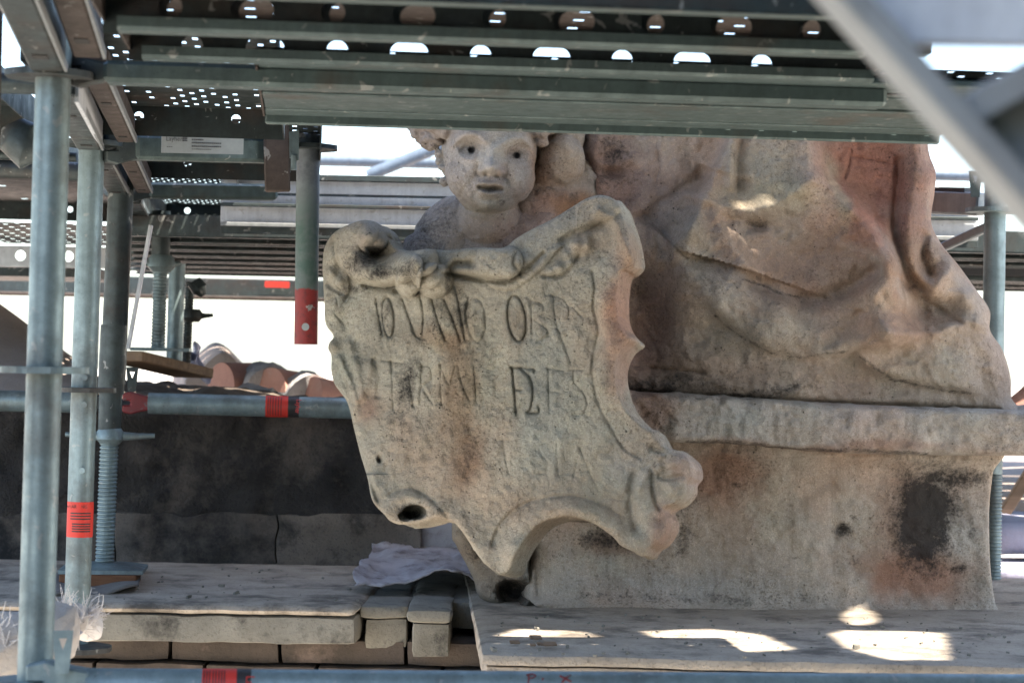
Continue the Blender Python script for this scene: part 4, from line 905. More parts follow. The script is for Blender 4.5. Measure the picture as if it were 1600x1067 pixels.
ring = [i for i in range(nn + 1)] + [(j + 1) * (nn + 1) - 1 for j in range(1, nn + 1)] + [nn * (nn + 1) + i for i in range(nn - 1, -1, -1)] + [j * (nn + 1) for j in range(nn - 1, 0, -1)]
for a, b in zip(ring, ring[1:] + ring[:1]): F.append((a, b, b + k0, a + k0))
m.add(V, F); m.build('base_plate', 'galvanised_steel', t, True)
m = MB(); m.box(c + Vector((-.004, -.012, -.0215)), ex * .080, ey * .066, EZ * .0125); tag(m.build('wood_block', 'wood_block', None, False, .002), 'flat reddish wood packing block under the jack base plate', 'wood block')
def felt_fn(u, v): return (0, 0, 0.004 + 0.020 * max(0, u - .55) ** 1.5 * 2 + 0.004 * math.sin(u * 9 + v * 4) + .012 * max(0, .2 - u))
wavy_sheet('roofing_felt', (gp(84, 932), gp(216, 926), gp(222, 893), gp(88, 896)), 26, 12, felt_fn, 'roof_felt', 'curling scrap of grey roofing felt under the wood packing block', 'felt', .004)
# hanging pole, painted end
A, B = PV(483, 130, 4.48), PV(478, 538, 4.48)
t = tube_thing('hanging_pole', 'short hanging scaffold pole with chipped red painted end beside the cherub', 'pole', A, B, .0242, 'painted_steel')
m = MB(); rosette(m, PV(481, 231, 4.48), EZ, .064, .009); m.build('rosette', 'worn_steel', t)
m = MB(); c = PV(479, 511, 4.48); m.path([c + Vector((0, -.0235, 0)), c + Vector((0, -.0248, 0))], .0078, 18); m.build('pin_hole', 'sticker_white', t)
# right-hand pole with a jack below
A, B = PV(1556, 250, 4.85), PV(1549, 740, 4.85)
t = tube_thing('scaffold_pole', 'grey scaffold pole standing behind the right edge of the robe', 'pole', A, B, .0242, 'galvanised_steel')
m = MB(); rosette(m, PV(1552, 329, 4.85), EZ, .062, .010); m.build('rosette', 'galvanised_steel', t)
spindle(t, PV(1553, 735, 4.85), PV(1551, 905, 4.85), .019, .0080, 'galvanised_steel')
# pole at the very left edge
t = tube_thing('scaffold_pole', 'brownish scaffold pole cut off by the left edge of the picture', 'pole', PV(-14, -60, 2.9), PV(-46, 1140, 2.9), .0175, 'brown_steel')

# ---- ledgers
def ledger(label, a, b, mat='galvanised_steel', r=.02415, heads=('a',), hs=1.0, hmat='worn_steel'):
    a, b = Vector(a), Vector(b); d = (b - a).normalized()
    t = thing('ledger_tube', label, 'scaffold tube', a if a.z < b.z else b)
    m = MB(); m.tube(a, b, r, 36); m.build('tube', mat, t, True)
    for h_ in heads:
        c = (a - d * .05 * hs) if h_ == 'a' else (b + d * .05 * hs)
        ledger_head(t, c, d if h_ == 'a' else -d, hmat, hs)
    return t, d
# bottom
a, b = PV(135, 1071, 2.96), PV(135, 1071, 2.96) + EX * 2.2
t, d = ledger('blue grey ledger tube along the bottom edge with red sticker and red paint marks', a, b, hmat='galvanised_steel')
wedge(t, PV(97, 1052, 2.925), EX * .96 + EZ * .02, .058, 'galvanised_steel', .011)
p0, p1, p2 = PV(313, 1073, 2.98), PV(365, 1073.5, 2.983), PV(388, 1074, 2.984)
def on(l, px): return a + d * ((px - 135) * 2.97 / FPX / d.x)
sk = wrap_label('sticker', on(0, 313), on(0, 366), .0246, 'sticker_red', t, -1.5, 1.5); sk2 = wrap_label('sticker', on(0, 366), on(0, 388), .0246, 'sticker_black', t, -1.5, 1.5)
text_lines(on(0, 313), on(0, 366), .0249, sk, (.04, .12, .20, .30, .38, .47, .55, .63), .9, .9, ang=1.2)
letters('Layher', on(0, 383) + Vector((0, -.0180, .0175)), Vector((0, -.68, -.73)) * 1, Vector((1, .1, 0)), .017, 'sticker_red', sk2, lift=.001)
def mark(pts, parent, r=.0022):
    m = MB(); m.path([on(0, x) + Vector((0, -.0246 * math.cos(g_), .0246 * math.sin(g_))) for x, g_ in pts], r * .5, 6); m.build('paint_mark', 'red_paint', parent)
mark([(822, 1.05), (823, .8), (822, .45), (823, .15)], t); mark([(819, 1.0), (828, 1.12), (834, .95), (830, .78), (823, .75)], t); mark([(844, .72), (846, .68)], t, .004); mark([(872, .95), (880, .75), (890, .55)], t, .003); mark([(889, 1.0), (881, .75), (875, .5)], t, .003)
# middle
a, b = PV(232, 630, 4.95), PV(760, 643, 5.0)
t, d = ledger('grey ledger tube with red sticker crossing behind the poles to the shield', a, b, 'galvanised_steel', heads=('a',), hs=.72, hmat='red_paint')
wedge(t, PV(206, 612, 4.90), EX, .055, 'worn_steel', .011)
q0, q1, q2 = a + d * ((414 - 232) * 4.96 / FPX), a + d * ((449 - 232) * 4.96 / FPX), a + d * ((466 - 232) * 4.96 / FPX)
sk = wrap_label('sticker', q0, q1, .0247, 'sticker_red', t, -1.5, 1.5); sk2 = wrap_label('sticker', q1, q2, .0247, 'sticker_black', t, -1.5, 1.5)
text_lines(q0, q1, .0251, sk, (.1, .2, .32, .44, .56, .68), .9, .9, ang=1.1)
letters('Layher', q2 + Vector((-.004, -.0185, .0175)), Vector((0, -.68, -.73)), Vector((1, .1, 0)), .016, 'sticker_red', sk2, lift=.001)
t, d = ledger('grey ledger tube at the left edge running behind the two near poles', PV(-60, 625, 4.95), PV(150, 629, 4.95), 'galvanised_steel', heads=('b',), hs=.7, hmat='worn_steel')

# ---- decks overhead
def channel_plank(label, o, length, W=0.31, H=0.062, far_holes=True, mat='deck_steel', phase=0.0, hz=.55, group='steel deck planks overhead'):
    o = Vector(o); t = thing('steel_plank', label, 'scaffold plank', o, group)
    rnd = random.Random(int(o.y * 1000))
    m = MB(); m.slot_sheet(o + EZ * H, EX, EY, length, W, int(length / .036), 9, .38, .30, .25, rnd); m.build('deck_sheet', 'brown_steel', t)
    hs = []; x = .06 + phase; k = 0
    while x < length - .06:
        hs.append((x, H * hz, .026 if k % 2 else .0145, .0145)); x += .098; k += 1
    m = MB(); m.hole_plate(o + EY * W, EX, EZ, length, H, hs if far_holes else []); m.build('web', mat, t)
    m = MB(); m.hole_plate(o + EX * length, -EX, EZ, length, H, [(length - h_[0], h_[1], h_[2], h_[3]) for h_ in hs] if far_holes else []); m.build('web', mat, t)
    for y0, sg in ((0, 1), (W, -1)):
        m = MB()
        a = o + EY * y0
        prof = [(0, 0), (sg * .030, 0), (sg * .036, .004), (sg * .036, .016), (sg * .033, .016), (sg * .033, .005), (sg * .029, .003), (0, .003)]
        m.prism(prof if sg > 0 else prof[::-1], EY, EZ, EX, a + EX * (0.02), length - .02); m.build('bottom_lip', 'pale_deck_steel', t)
    for xx in (0.0, length - .003):
        m = MB(); m.box(o + EX * (xx + .0015) + EY * W / 2 + EZ * H * .6, EX * .0015, EY * (W / 2 - .004), EZ * H * .38); m.build('end_plate', 'brown_steel', t)
    return t
o1 = PV(160, 52, 2.60) - EY * .31
channel_plank('nearest perforated steel plank overhead, cut by the top edge of the picture', o1, .93, phase=.02)
channel_plank('second perforated steel plank overhead, its web holes half hidden by the lip', o1 + EY * .325 + EX * .005 + EZ * .012, 1.02, phase=.025, hz=.36)
# wide robust deck beyond
t = thing('wide_deck', 'wide pale green ribbed steel deck running above the cherub and robe', 'scaffold deck', PV(420, 205, 3.5))
e0 = PV(402, 132, 2.95); e0.z = float(P(432, 199, 3.55)[2]) + .016; ln = 1.13
bands = [(0.0, .055, .0), (.055, .012, .010), (.067, .085, .002), (.152, .006, .012), (.158, .12, .0), (.278, .010, .008), (.288, .07, -.004), (.358, .012, .004), (.370, .13, -.002), (.50, .012, .006), (.512, .075, -.003)]
for y0, w_, dz in bands:
    m = MB(); m.box(e0 + EX * ln / 2 + EY * (y0 + w_ / 2) + EZ * (dz + .010), EX * ln / 2, EY * (w_ / 2 - .0008), EZ * .005); m.build('underside_rib', 'pale_deck_steel', t, False, .002)
m = MB(); m.box(e0 + EX * ln / 2 + EY * .595 + EZ * .008, EX * ln / 2, EY * .006, EZ * .020); m.build('edge_lip', 'pale_deck_steel', t, False, .003)
m = MB(); m.slot_sheet(e0 + EZ * .029, EX, EY, ln, .60, 40, 14, .3, .3); m.build('deck_sheet', 'deck_steel', t)
for k, (x0, x1) in enumerate(((.05, .17), (.27, .62), (.68, .98))):
    m = MB(); m.box(e0 + EX * (x0 + x1) / 2 + EY * .108 + EZ * .0065, EX * (x1 - x0) / 2, EY * .007, EZ * .0010); m.build('slot', 'black_debris', t)
m = MB(); m.box(e0 + EX * -.002 + EY * .30 + EZ * .014, EX * .0015, EY * .298, EZ * .013); m.build('end_plate', 'brown_steel', t)

# cross ledgers under the decks on the left
def box_ledger(label, a, b, w, h, mat, head=True):
    a, b = Vector(a), Vector(b); d = (b - a).normalized(); t = thing('transom', label, 'transom', a)
    m = MB(); m.beam(a, b, w, h); m.build('beam', mat, t, False, .006)
    if head: ledger_head(t, a - d * .03, d, 'worn_steel', h / .05)
    return t, d
t, d = box_ledger('steel transom from the nearest pole under the overhead planks', PV(163, 114, 2.99), PV(163, 114, 2.99) + EX * 1.10, .05, .030, 'pale_deck_steel')
t, d = box_ledger('steel transom carrying a white printed label, second pole to hanging pole', PV(205, 231, 4.12), PV(436, 237, 4.3), .05, .047, 'pale_deck_steel')
ta, tb = PV(250, 224, 4.07), PV(378, 227, 4.17)
dd_ = (tb - ta).normalized(); nn_ = dd_.cross(EZ).normalized()
if nn_.y > 0: nn_ = -nn_
m = MB(); m.box((ta + tb) / 2 + nn_ * .006, dd_ * (tb - ta).length / 2, EZ * .0185, nn_ * .0006); sk = m.build('sticker', 'sticker_white', t)
face = ta + nn_ * .008
letters('Layher', face + dd_ * .008 + EZ * .004, dd_, EZ, .0125, 'sticker_ink', sk)
for k in range(3):
    for q in range(3): m = MB(); m.box(face + dd_ * (.0445 + q * .0034) + EZ * (.0052 + k * .0034), dd_ * .0013, EZ * .0013, nn_ * .0002); m.build('logo_square', 'sticker_ink', sk)
for k, (x0, x1, z0, h_) in enumerate(((.062, .088, .0075, .0022), (.062, .125, .0015, .0026), (.062, .128, -.0050, .0026), (.062, .108, -.0105, .0014), (.010, .026, -.007, .0012))):
    n_ = int((x1 - x0) / .0042)
    for q in range(n_):
        m = MB(); m.box(face + dd_ * (x0 + (q + .5) * .0042) + EZ * z0, dd_ * .0014, EZ * h_ / 2, nn_ * .0002); m.build('print_mark', 'sticker_ink', sk)
t, d = box_ledger('third steel transom farther back between the jack pole and the planks', PV(232, 298, 5.02), PV(432, 301, 5.1), .05, .036, 'pale_deck_steel')
m = MB(); c0, c1 = PV(431, 192, 4.25), PV(434, 300, 4.25); m.beam(c0, c1, .022, .05, EX); tag(m.build('end_bracket', 'brown_steel', None, False, .003), 'brown vertical bracket plate closing the deck ends left of the hanging pole', 'bracket')
m = MB(); c0 = PV(452, 212, 4.4); m.prism([(-.03, .0), (.02, .012), (.02, -.05), (-.012, -.04)], EX, EZ, EY, c0, .02); m.tube(c0 + EX * .01 + EZ * -.07, c0 + EX * .01 + EZ * -.04, .006, 10)
m.path([PV(446, 262, 4.4), PV(447, 270, 4.4)], .009, 12); tag(m.build('wedge_coupler', 'galvanised_steel', None, False), 'small silver wedge coupler on the hanging pole rosette', 'coupler')

# side beams running away from the camera on the left, and the brown rails beside them
def rail(label, a, b, w, h, mat, slots=True):
    a, b = Vector(a), Vector(b); t = thing('side_rail', label, 'scaffold beam', b); d = (b - a).normalized(); s = d.cross(EZ).normalized()
    m = MB(); m.beam(a, b, w, h); m.build('beam', mat, t, False, .004)
    if slots:
        for q in (.30, .88):
            m = MB(); p = a.lerp(b, q) - EZ * (h / 2 + .0006); m.box(p, d * .012, s * w * .22, EZ * .0008); m.build('slot', 'black_debris', t)
    m = MB(); m.box((a + b) / 2 + s * (w / 2 + .002) + EZ * (-h / 2 + .006), d * (b - a).length / 2, s * .002, EZ * .006); m.build('edge_lip', 'aluminium', t)
    return t
rail('brown box beam leading from the nearest pole head towards the camera', PV(-70, -250, 2.0), PV(76, 84, 2.93), .046, .055, 'worn_steel')
rail('box beam between the nearest pole and the second pole', PV(92, 120, 3.05), PV(140, 212, 4.05), .046, .055, 'worn_steel')
rail('box beam between the second pole and the jack pole', PV(150, 222, 4.15), PV(186, 288, 4.95), .046, .055, 'worn_steel')
rail('short box beam beyond the jack pole, in the shade', PV(205, 300, 5.05), PV(250, 385, 6.6), .046, .055, 'worn_steel', False)
rail('brown plank end rail beside the nearest box beam', PV(30, -260, 2.1), PV(138, 66, 2.90), .040, .045, 'brown_steel')
rail('brown plank end rail beside the second box beam', PV(150, 100, 3.1), PV(197, 202, 4.05), .034, .05, 'brown_steel')
rail('brown plank end rail beside the third box beam', PV(200, 232, 4.2), PV(225, 285, 4.95), .034, .05, 'brown_steel')
m = MB(); m.beam(PV(120, 132, 3.06), PV(158, 210, 4.03), .006, .05); tag(m.build('bright_strip', 'sunlit_look_steel'), 'bright bluish steel strip between the second beam and rail', 'steel strip')

# narrow perforated decks on the left
def narrow_deck(label, y0, y1, xa, xb, z, fill):
    """from depth y0 to y1"""
    t = thing('perforated_deck', label, 'scaffold deck', (xa, y0, z), 'narrow perforated decks on the left'); rnd = random.Random(int(y0 * 100))
    sh = -math.tan(PSI)
    m = MB(); m.slot_sheet(Vector((xa, y0, z)), EX, EY, xb - xa, y1 - y0, 19, int((y1 - y0) / .04), .42, .5, fill, rnd); m.build('deck_sheet', 'deck_steel', t)
    m = MB(); L_ = xb - xa; m.hole_plate(Vector((xa, y0, z - .055)) + EY * (y1 - y0), EX, EZ, L_, .057, [(L_ * .25, .036, .009, .009), (L_ * .75, .036, .009, .009)]); m.build('end_web', 'deck_steel', t)
    for q in (0, L_):
        m = MB(); m.box(Vector((xa, y0, z - .028)) + EX * q + EY * (y1 - y0) / 2, EX * .0015, EY * (y1 - y0) / 2, EZ * .026); m.build('side_web', 'deck_steel', t)
    return t
zd = float(P(200, 205, 4.06)[2]) + .045
narrow_deck('nearest narrow perforated deck between nearest and second pole', 3.05, 4.04, -.70, -.34, zd, .35)
narrow_deck('second narrow perforated deck behind the white label', 4.2, 4.98, -.78, -.38, zd, .25)
narrow_deck('third narrow perforated deck with bright light dots', 5.12, 6.6, -.92, -.66, zd, .05)

# ---- far deck behind
far_y0 = 5.35; fz = float(P(600, 372, 5.3)[2])
for k in range(7):
    t = thing('far_plank', ['front plank of the shaded far deck behind the statue', 'second plank of the shaded far deck', 'third plank of the shaded far deck', 'fourth plank of the shaded far deck', 'fifth plank of the shaded far deck', 'sixth plank of the shaded far deck', 'rearmost plank of the shaded far deck'][k], 'scaffold plank', (-1, far_y0 + k * .36, fz), 'far deck planks')
    o = Vector((-1.0 - .06 * k, far_y0 + k * .36, fz))
    hs = [(.15 + .28 * i, .03, .022, .012) for i in range(17)]
    m = MB(); m.box(o + Vector((2.6, .16, .05)), (2.6, 0, 0), (0, .15, 0), (0, 0, .0015)); m.build('deck_sheet', 'worn_steel', t)
    m = MB(); m.hole_plate(o + Vector((0, .31, 0)), (1, 0, 0), (0, 0, 1), 5.2, .05, hs); m.build('web', 'worn_steel', t)
    m = MB(); m.box(o + Vector((2.6, .29, -.002)), (2.6, 0, 0), (0, .018, 0), (0, 0, .002)); m.build('bottom_lip', 'worn_steel', t)
    m = MB(); m.box(o + Vector((2.6, .02, -.002)), (2.6, 0, 0), (0, .018, 0), (0, 0, .002)); m.build('bottom_lip', 'worn_steel', t)
    m = MB(); m.box(o + Vector((2.6, .0, .024)), (2.6, 0, 0), (0, .0015, 0), (0, 0, .024)); m.build('web', 'worn_steel', t)
# its edge board in two ribbed strips, sunlight put into the pale colour
t = thing('edge_board', 'ribbed steel edge board, coloured pale as if sunlit, behind the cherub and hanging pole', 'scaffold board', PV(600, 372, 5.3))
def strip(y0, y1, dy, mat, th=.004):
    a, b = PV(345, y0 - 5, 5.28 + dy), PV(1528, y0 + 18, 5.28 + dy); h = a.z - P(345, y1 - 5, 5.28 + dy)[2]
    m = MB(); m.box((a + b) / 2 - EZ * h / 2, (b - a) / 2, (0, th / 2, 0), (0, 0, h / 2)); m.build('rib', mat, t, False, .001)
strip(276, 285, -.02, 'worn_steel', .03); strip(285, 305, 0, 'sunlit_look_steel'); strip(305, 309, .006, 'worn_steel'); strip(309, 322, 0, 'sunlit_look_steel'); strip(322, 327, -.012, 'worn_steel', .02); strip(327, 352, .004, 'sunlit_look_steel'); strip(352, 358, -.008, 'aluminium', .01); strip(358, 370, .006, 'worn_steel')
# tubes far behind
t = tube_thing('far_tube', 'horizontal pale blue tube against the sky left of the cherub', 'scaffold tube', PV(-300, 232, 9), PV(1900, 284, 9), .0242, 'far_steel')
t = tube_thing('far_tube', 'sloping tube against the sky left of the cherub', 'scaffold tube', PV(574, 275, 8.8), PV(770, 196, 8.8), .026, 'far_steel')
t = thing('rear_beam', 'dark rear beam with a small red sticker closing the far deck at the left', 'scaffold beam', PV(200, 470, 7.95))
m = MB(); a, b = PV(-160, 440, 7.95), PV(900, 462, 7.95); m.beam(a, b, .03, .075); m.build('beam', 'worn_steel', t, False, .004)
m = MB(); m.beam(PV(-160, 455, 7.9), PV(900, 477, 7.9), .05, .014); m.build('edge_lip', 'brown_steel', t, False, .003)
m = MB(); m.beam(PV(414, 444, 7.92), PV(452, 445, 7.92), .004, .022); m.build('sticker', 'sticker_red', t)

# right side details
t = thing('side_rail', 'pale steel beam with dark top strip behind the robe at the right', 'scaffold beam', PV(1460, 335, 4.95), None)
m = MB(); m.beam(PV(1440, 316, 5.0), PV(1534, 319, 4.9), .04, .052); m.build('beam', 'aluminium', t, False, .004)
m = MB(); m.beam(PV(1440, 299, 5.0), PV(1512, 299, 4.92), .03, .014); m.build('edge_lip', 'dark_plastic', t)
wedge(t, PV(1524, 308, 4.82), EX, .058, 'worn_steel', .012)
m = MB(); m.beam(PV(1470, 388, 4.98), PV(1545, 354, 4.9), .02, .02); tag(m.build('brace', 'aluminium', None, False, .003), 'thin pale diagonal brace below the beam at the right pole', 'brace')
m = MB(); m.beam(PV(1440, 434, 6.2), PV(1700, 440, 6.2), .06, .012); tag(m.build('lower_rail', 'worn_steel', None, False, .002), 'dark lower rail under the far deck at the right edge', 'scaffold beam')
m = MB(); m.box(PV(1560, 404, 6.3), (.30, 0, 0), (0, .004, 0), (0, 0, .05)); tag(m.build('toe_board', 'dark_plastic', None, False, .002), 'dark toe board behind the right pole', 'board')
# left side: pale beam with round holes
t = thing('holed_beam', 'pale steel beam with round holes behind the left poles', 'scaffold beam', PV(-40, 415, 6.0))
a = PV(-60, 413, 6.0); b = PV(165, 417, 6.0); m = MB(); m.hole_plate(a, (b - a).normalized(), EZ, (b - a).length, .05, [(.03 + .133 * i, .027, .015, .015) for i in range(3)], .004); m.build('web', 'sunlit_look_steel', t)
m = MB(); m.beam(a + EY * .02 + EZ * .052, b + EY * .02 + EZ * .052, .03, .004); m.build('flange', 'sunlit_look_steel', t)
m = MB(); m.beam(a + EY * .02 - EZ * .002, b + EY * .02 - EZ * .002, .03, .004); m.build('flange', 'sunlit_look_steel', t)
m = MB(); m.beam(PV(-60, 426, 6.4), PV(165, 430, 6.4), .4, .03); tag(m.build('far_plank', 'worn_steel', None, False, .003), 'dark plank under the holed beam at the far left', 'scaffold plank')
m = MB(); m.path([PV(20, 195, 3.4), PV(30, 215, 3.4), PV(45, 232, 3.4), PV(62, 228, 3.4)], [.02, .035, .035, .02], 16); tag(m.build('coupler', 'worn_steel', None, True), 'dark rounded coupler just left of the nearest pole head', 'coupler')
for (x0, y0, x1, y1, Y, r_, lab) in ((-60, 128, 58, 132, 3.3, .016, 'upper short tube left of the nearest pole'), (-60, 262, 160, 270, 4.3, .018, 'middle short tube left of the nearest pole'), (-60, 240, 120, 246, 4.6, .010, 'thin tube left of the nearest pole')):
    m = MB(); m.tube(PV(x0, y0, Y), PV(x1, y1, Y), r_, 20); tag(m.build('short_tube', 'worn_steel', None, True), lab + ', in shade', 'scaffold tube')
m = MB(); m.slot_sheet(PV(-80, 345, 5.2), EX, EY, .42, 1.0, 12, 18, .34, .36); tag(m.build('perforated_deck', 'worn_steel'), 'perforated deck sheet with light dots at the far left edge', 'scaffold deck')
m = MB(); m.beam(PV(236, 352, 4.9), PV(200, 545, 4.9), .008, .03, EY); tag(m.build('flat_bar', 'sunlit_look_steel', None, False, .001), 'leaning flat steel bar beside the jack pole', 'steel bar')

# background jacks and tube
t = thing('base_jack', 'threaded base jack standing on a wood board in the left background', 'base jack', PV(248, 546, 5.6))
spindle(t, PV(251, 412, 5.6), PV(247, 544, 5.6), .0185, .0085, 'galvanised_steel'); jack_nut(t, PV(252, 412, 5.6), .10, 'galvanised_steel', .3)
m = MB(); m.box(PV(252, 546, 5.6), EX * .075, EY * .07, EZ * .004); m.build('base_plate', 'galvanised_steel', t)
m = MB(); m.tube(PV(252, 330, 5.6), PV(251, 405, 5.6), .024, 20); m.build('tube', 'worn_steel', t, True)
t = tube_thing('back_tube', 'upright tube right of the background base jack', 'scaffold tube', PV(277, 412, 5.75), PV(272, 572, 5.75), .0215, 'galvanised_steel')
t = thing('base_jack', 'dark jack with a side handle, rightmost in the left background', 'base jack', PV(290, 580, 5.9))
spindle(t, PV(297, 440, 5.9), PV(290, 590, 5.9), .0125, .008, 'worn_steel'); jack_nut(t, PV(300, 493, 5.9), .115, 'worn_steel', .0, .8)
m = MB(); m.path([PV(303, 440, 5.8), PV(312, 452, 5.8), PV(318, 462, 5.8)], [.02, .022, .008], 12); m.build('coupler', 'worn_steel', t)

# ------------------------------------------------------------------ roof behind the parapet
def field(name, q, nu, nv, amp, sc, mat, prof=None, kind=None, label=None, cat=None):
    a, b, c, d = [np.array(p, float) for p in q]
    u, v = np.meshgrid(np.linspace(0, 1, nu + 1), np.linspace(0, 1, nv + 1)); u, v = u.ravel()[:, None], v.ravel()[:, None]
    p = (a * (1 - u) + b * u) * (1 - v) + (d * (1 - u) + c * u) * v
    p[:, 2] += amp * fbm(p, sc, 4)
    if prof is not None: p[:, 2] += prof(u[:, 0], v[:, 0])
    n = nu + 1; F = [(j * n + i, j * n + i + 1, (j + 1) * n + i + 1, (j + 1) * n + i) for j in range(nv) for i in range(nu)]
    me = bpy.data.meshes.new(name); me.from_pydata(p.tolist(), [], F); me.update()
    bm = bmesh.new(); bm.from_mesh(me)
    ex_ = bmesh.ops.extrude_face_region(bm, geom=bm.faces[:]); bmesh.ops.translate(bm, vec=(0, 0, -.12), verts=[g_ for g_ in ex_['geom'] if isinstance(g_, bmesh.types.BMVert)])
    bmesh.ops.recalc_face_normals(bm, faces=bm.faces); bm.to_mesh(me); bm.free()
    o = link(name, me, mat, None, True)
    if kind: o['kind'] = kind
    if label: tag(o, label, cat)
    return o
field('rubble_bank', (PV(-260, 634, 5.16), PV(800, 645, 5.16), PV(470, 622, 6.0), PV(-260, 545, 6.0)), 110, 36, .03, 9, 'rubble', label='dark bank of rubble and mortar on top of the parapet wall', cat='rubble')
field('roof', (PV(-900, 760, 6.1), PV(2600, 800, 6.1), PV(2600, 640, 14), PV(-900, 590, 14)), 60, 30, .05, 1.5, 'plaster', kind='structure')
field('roof_slope', (PV(-120, 640, 5.35), PV(150, 612, 5.35), PV(118, 560, 6.0), PV(-120, 385, 6.0)), 30, 30, .008, 9, 'plaster', label='pinkish sloping roof panel flecked with light at the left edge', cat='roof')
# ridge tiles
def tile(label, a, b, r, bulge=0.0):
    a, b = Vector(a), Vector(b); d = (b - a).normalized(); up = EZ - d * EZ.dot(d); up.normalize(); sd_ = d.cross(up)
    V, F = [], []; n = 14; L_ = 6
    for s_, rr in ((0, r), (1, .002)):
        for j in range(L_ + 1):
            for k in range(n + 1):
                g_ = math.pi * k / n; q = rr * (1 + .06 * j / L_)
                V.append(a.lerp(b, j / L_) + sd_ * math.cos(g_) * q + up * math.sin(g_) * q)
    w = n + 1; k0 = (L_ + 1) * w
    for j in range(L_):
        for k in range(n):
            F.append((j * w + k, j * w + k + 1, (j + 1) * w + k + 1, (j + 1) * w + k)); F.append((k0 + j * w + k, k0 + (j + 1) * w + k, k0 + (j + 1) * w + k + 1, k0 + j * w + k + 1))
        for k in (0, n): F.append((j * w + k, (j + 1) * w + k, k0 + (j + 1) * w + k, k0 + j * w + k))
    for j in (0, L_):
        for k in range(n): F.append((j * w + k, j * w + k + 1, k0 + j * w + k + 1, k0 + j * w + k))
    m = MB(); m.add(V, F); return tag(m.build('roof_tile', 'terracotta', None, True), label, 'roof tile', 'terracotta ridge tiles')
tile('leftmost terracotta ridge tile in the left background', PV(345, 604, 6.3), PV(412, 606, 6.4), .070)
tile('middle terracotta ridge tile between two mortar bands', PV(420, 612, 6.2), PV(474, 622, 6.3), .070)
tile('rightmost terracotta ridge tile, next to the shield', PV(484, 626, 6.1), PV(570, 646, 6.2), .070)
def mortar(label, a, b, r):
    a, b = Vector(a), Vector(b); m = MB(); pts = [a.lerp(b, i / 6) for i in range(7)]; m.path(pts, [r * (.9 + .14 * random.random()) for _ in pts], 22)
    o = m.build('mortar_band', 'mortar', None, True); A = np.array([v.co[:] for v in o.data.vertices]); A = A + .012 * np.stack([fbm(A, 25, 3), fbm(A + 7, 25, 3), fbm(A + 3, 25, 3)], 1)
    o.data.vertices.foreach_set('co', A.ravel()); o.data.update(); return tag(o, label, 'mortar', 'mortar bands between tiles')
mortar('pale mortar band right of the leftmost ridge tile', PV(408, 606, 6.33), PV(424, 610, 6.25), .078)
mortar('pale mortar band left of the rightmost ridge tile', PV(472, 622, 6.22), PV(487, 628, 6.14), .078)
mortar('pale rounded mortar lump below the leftmost ridge tile', PV(385, 622, 6.0), PV(424, 632, 5.95), .045)
field('sand_mound', (PV(290, 600, 6.6), PV(420, 606, 6.6), PV(420, 590, 7.5), PV(270, 580, 7.5)), 40, 20, .02, 6, 'plaster', lambda u, v: .10 * np.exp(-((u - .45) / .3) ** 2), label='pale sandy mound glaring behind the background jacks', cat='mound')
m = MB(); m.beam(PV(192, 556, 5.45), PV(304, 583, 5.75), .12, .026); tag(m.build('wood_board', 'wood_plank', None, False, .003), 'sloping wood board under the background base jack, dappled with light', 'board')
def cl(u, v): return (0.01 * math.sin(v * 9), 0.02 * math.sin(u * 8), .02 * math.sin(u * 5 + v * 4))
wavy_sheet('plastic_sheet', (PV(296, 590, 6.0), PV(326, 588, 6.0), PV(304, 545, 6.1), PV(296, 540, 6.1)), 12, 14, cl, 'mauve_cloth', 'pale mauve plastic sheet hanging beside the background jacks', 'sheet')
# right background: covered ledge, bricks, timber
stone_block('covered_ledge', (PV(1545, 812, 5.6), PV(1800, 818, 5.6), PV(1800, 800, 6.2), PV(1545, 795, 6.2)), .09, 'mauve_cloth', None, .03, .006, .02); tag(bpy.data.objects['covered_ledge'], 'pale mauve sheet covered ledge at the lower right edge', 'ledge')
stone_block('lower_step', (PV(1540, 880, 5.5), PV(1800, 886, 5.5), PV(1800, 872, 5.9), PV(1540, 868, 5.9)), .06, 'mauve_cloth', None, .03, .006, .02); tag(bpy.data.objects['lower_step'], 'lower pale mauve step at the lower right edge', 'ledge')
stone_block('brick_course', (PV(1555, 932, 5.0), PV(1800, 938, 5.0), PV(1800, 925, 5.4), PV(1555, 922, 5.4)), .04, 'terracotta', None, .03, .004, .01); tag(bpy.data.objects['brick_course'], 'dusty pink brick course low at the right edge', 'bricks')
m = MB(); m.beam(PV(1566, 806, 5.9), PV(1640, 690, 5.9), .03, .03); tag(m.build('timber_strut', 'wood_plank', None, False, .003), 'leaning brown timber strut at the right edge', 'timber')
tile('terracotta tile standing on edge by the right margin', PV(1590, 640, 6.2), PV(1640, 600, 6.2), .04)

# sacking and frayed rope at the foot of the near poles
def lump(name, pts, rad, mat, amp, label, cat):
    m = MB(); m.path(pts, rad, 26); o = m.build(name, mat, None, True)
    md = o.modifiers.new('s', 'SUBSURF'); md.levels = md.render_levels = 2
    bpy.context.view_layer.update(); me = bpy.data.meshes.new_from_object(o.evaluated_get(bpy.context.evaluated_depsgraph_get())); o.modifiers.clear(); o.data = me
    A = np.array([v.co[:] for v in me.vertices]); A = A + amp * np.stack([fbm(A, 18, 4), fbm(A + 7, 18, 4), fbm(A + 3, 18, 4)], 1); me.vertices.foreach_set('co', A.ravel()); me.update()
    return tag(o, label, cat)
lump('sack', [PV(-60, 1030, 3.3), PV(-20, 1020, 3.25), PV(20, 1010, 3.25), PV(60, 1000, 3.3), PV(92, 985, 3.35), PV(106, 980, 3.4)], [.03, .07, .065, .05, .045, .02], 'sacking', .02, 'crumpled beige woven sack bundled at the foot of the left poles', 'sack')
t = thing('frayed_rope', 'white frayed rope end tied to the second pole above the sack', 'rope', PV(140, 985, 3.55))
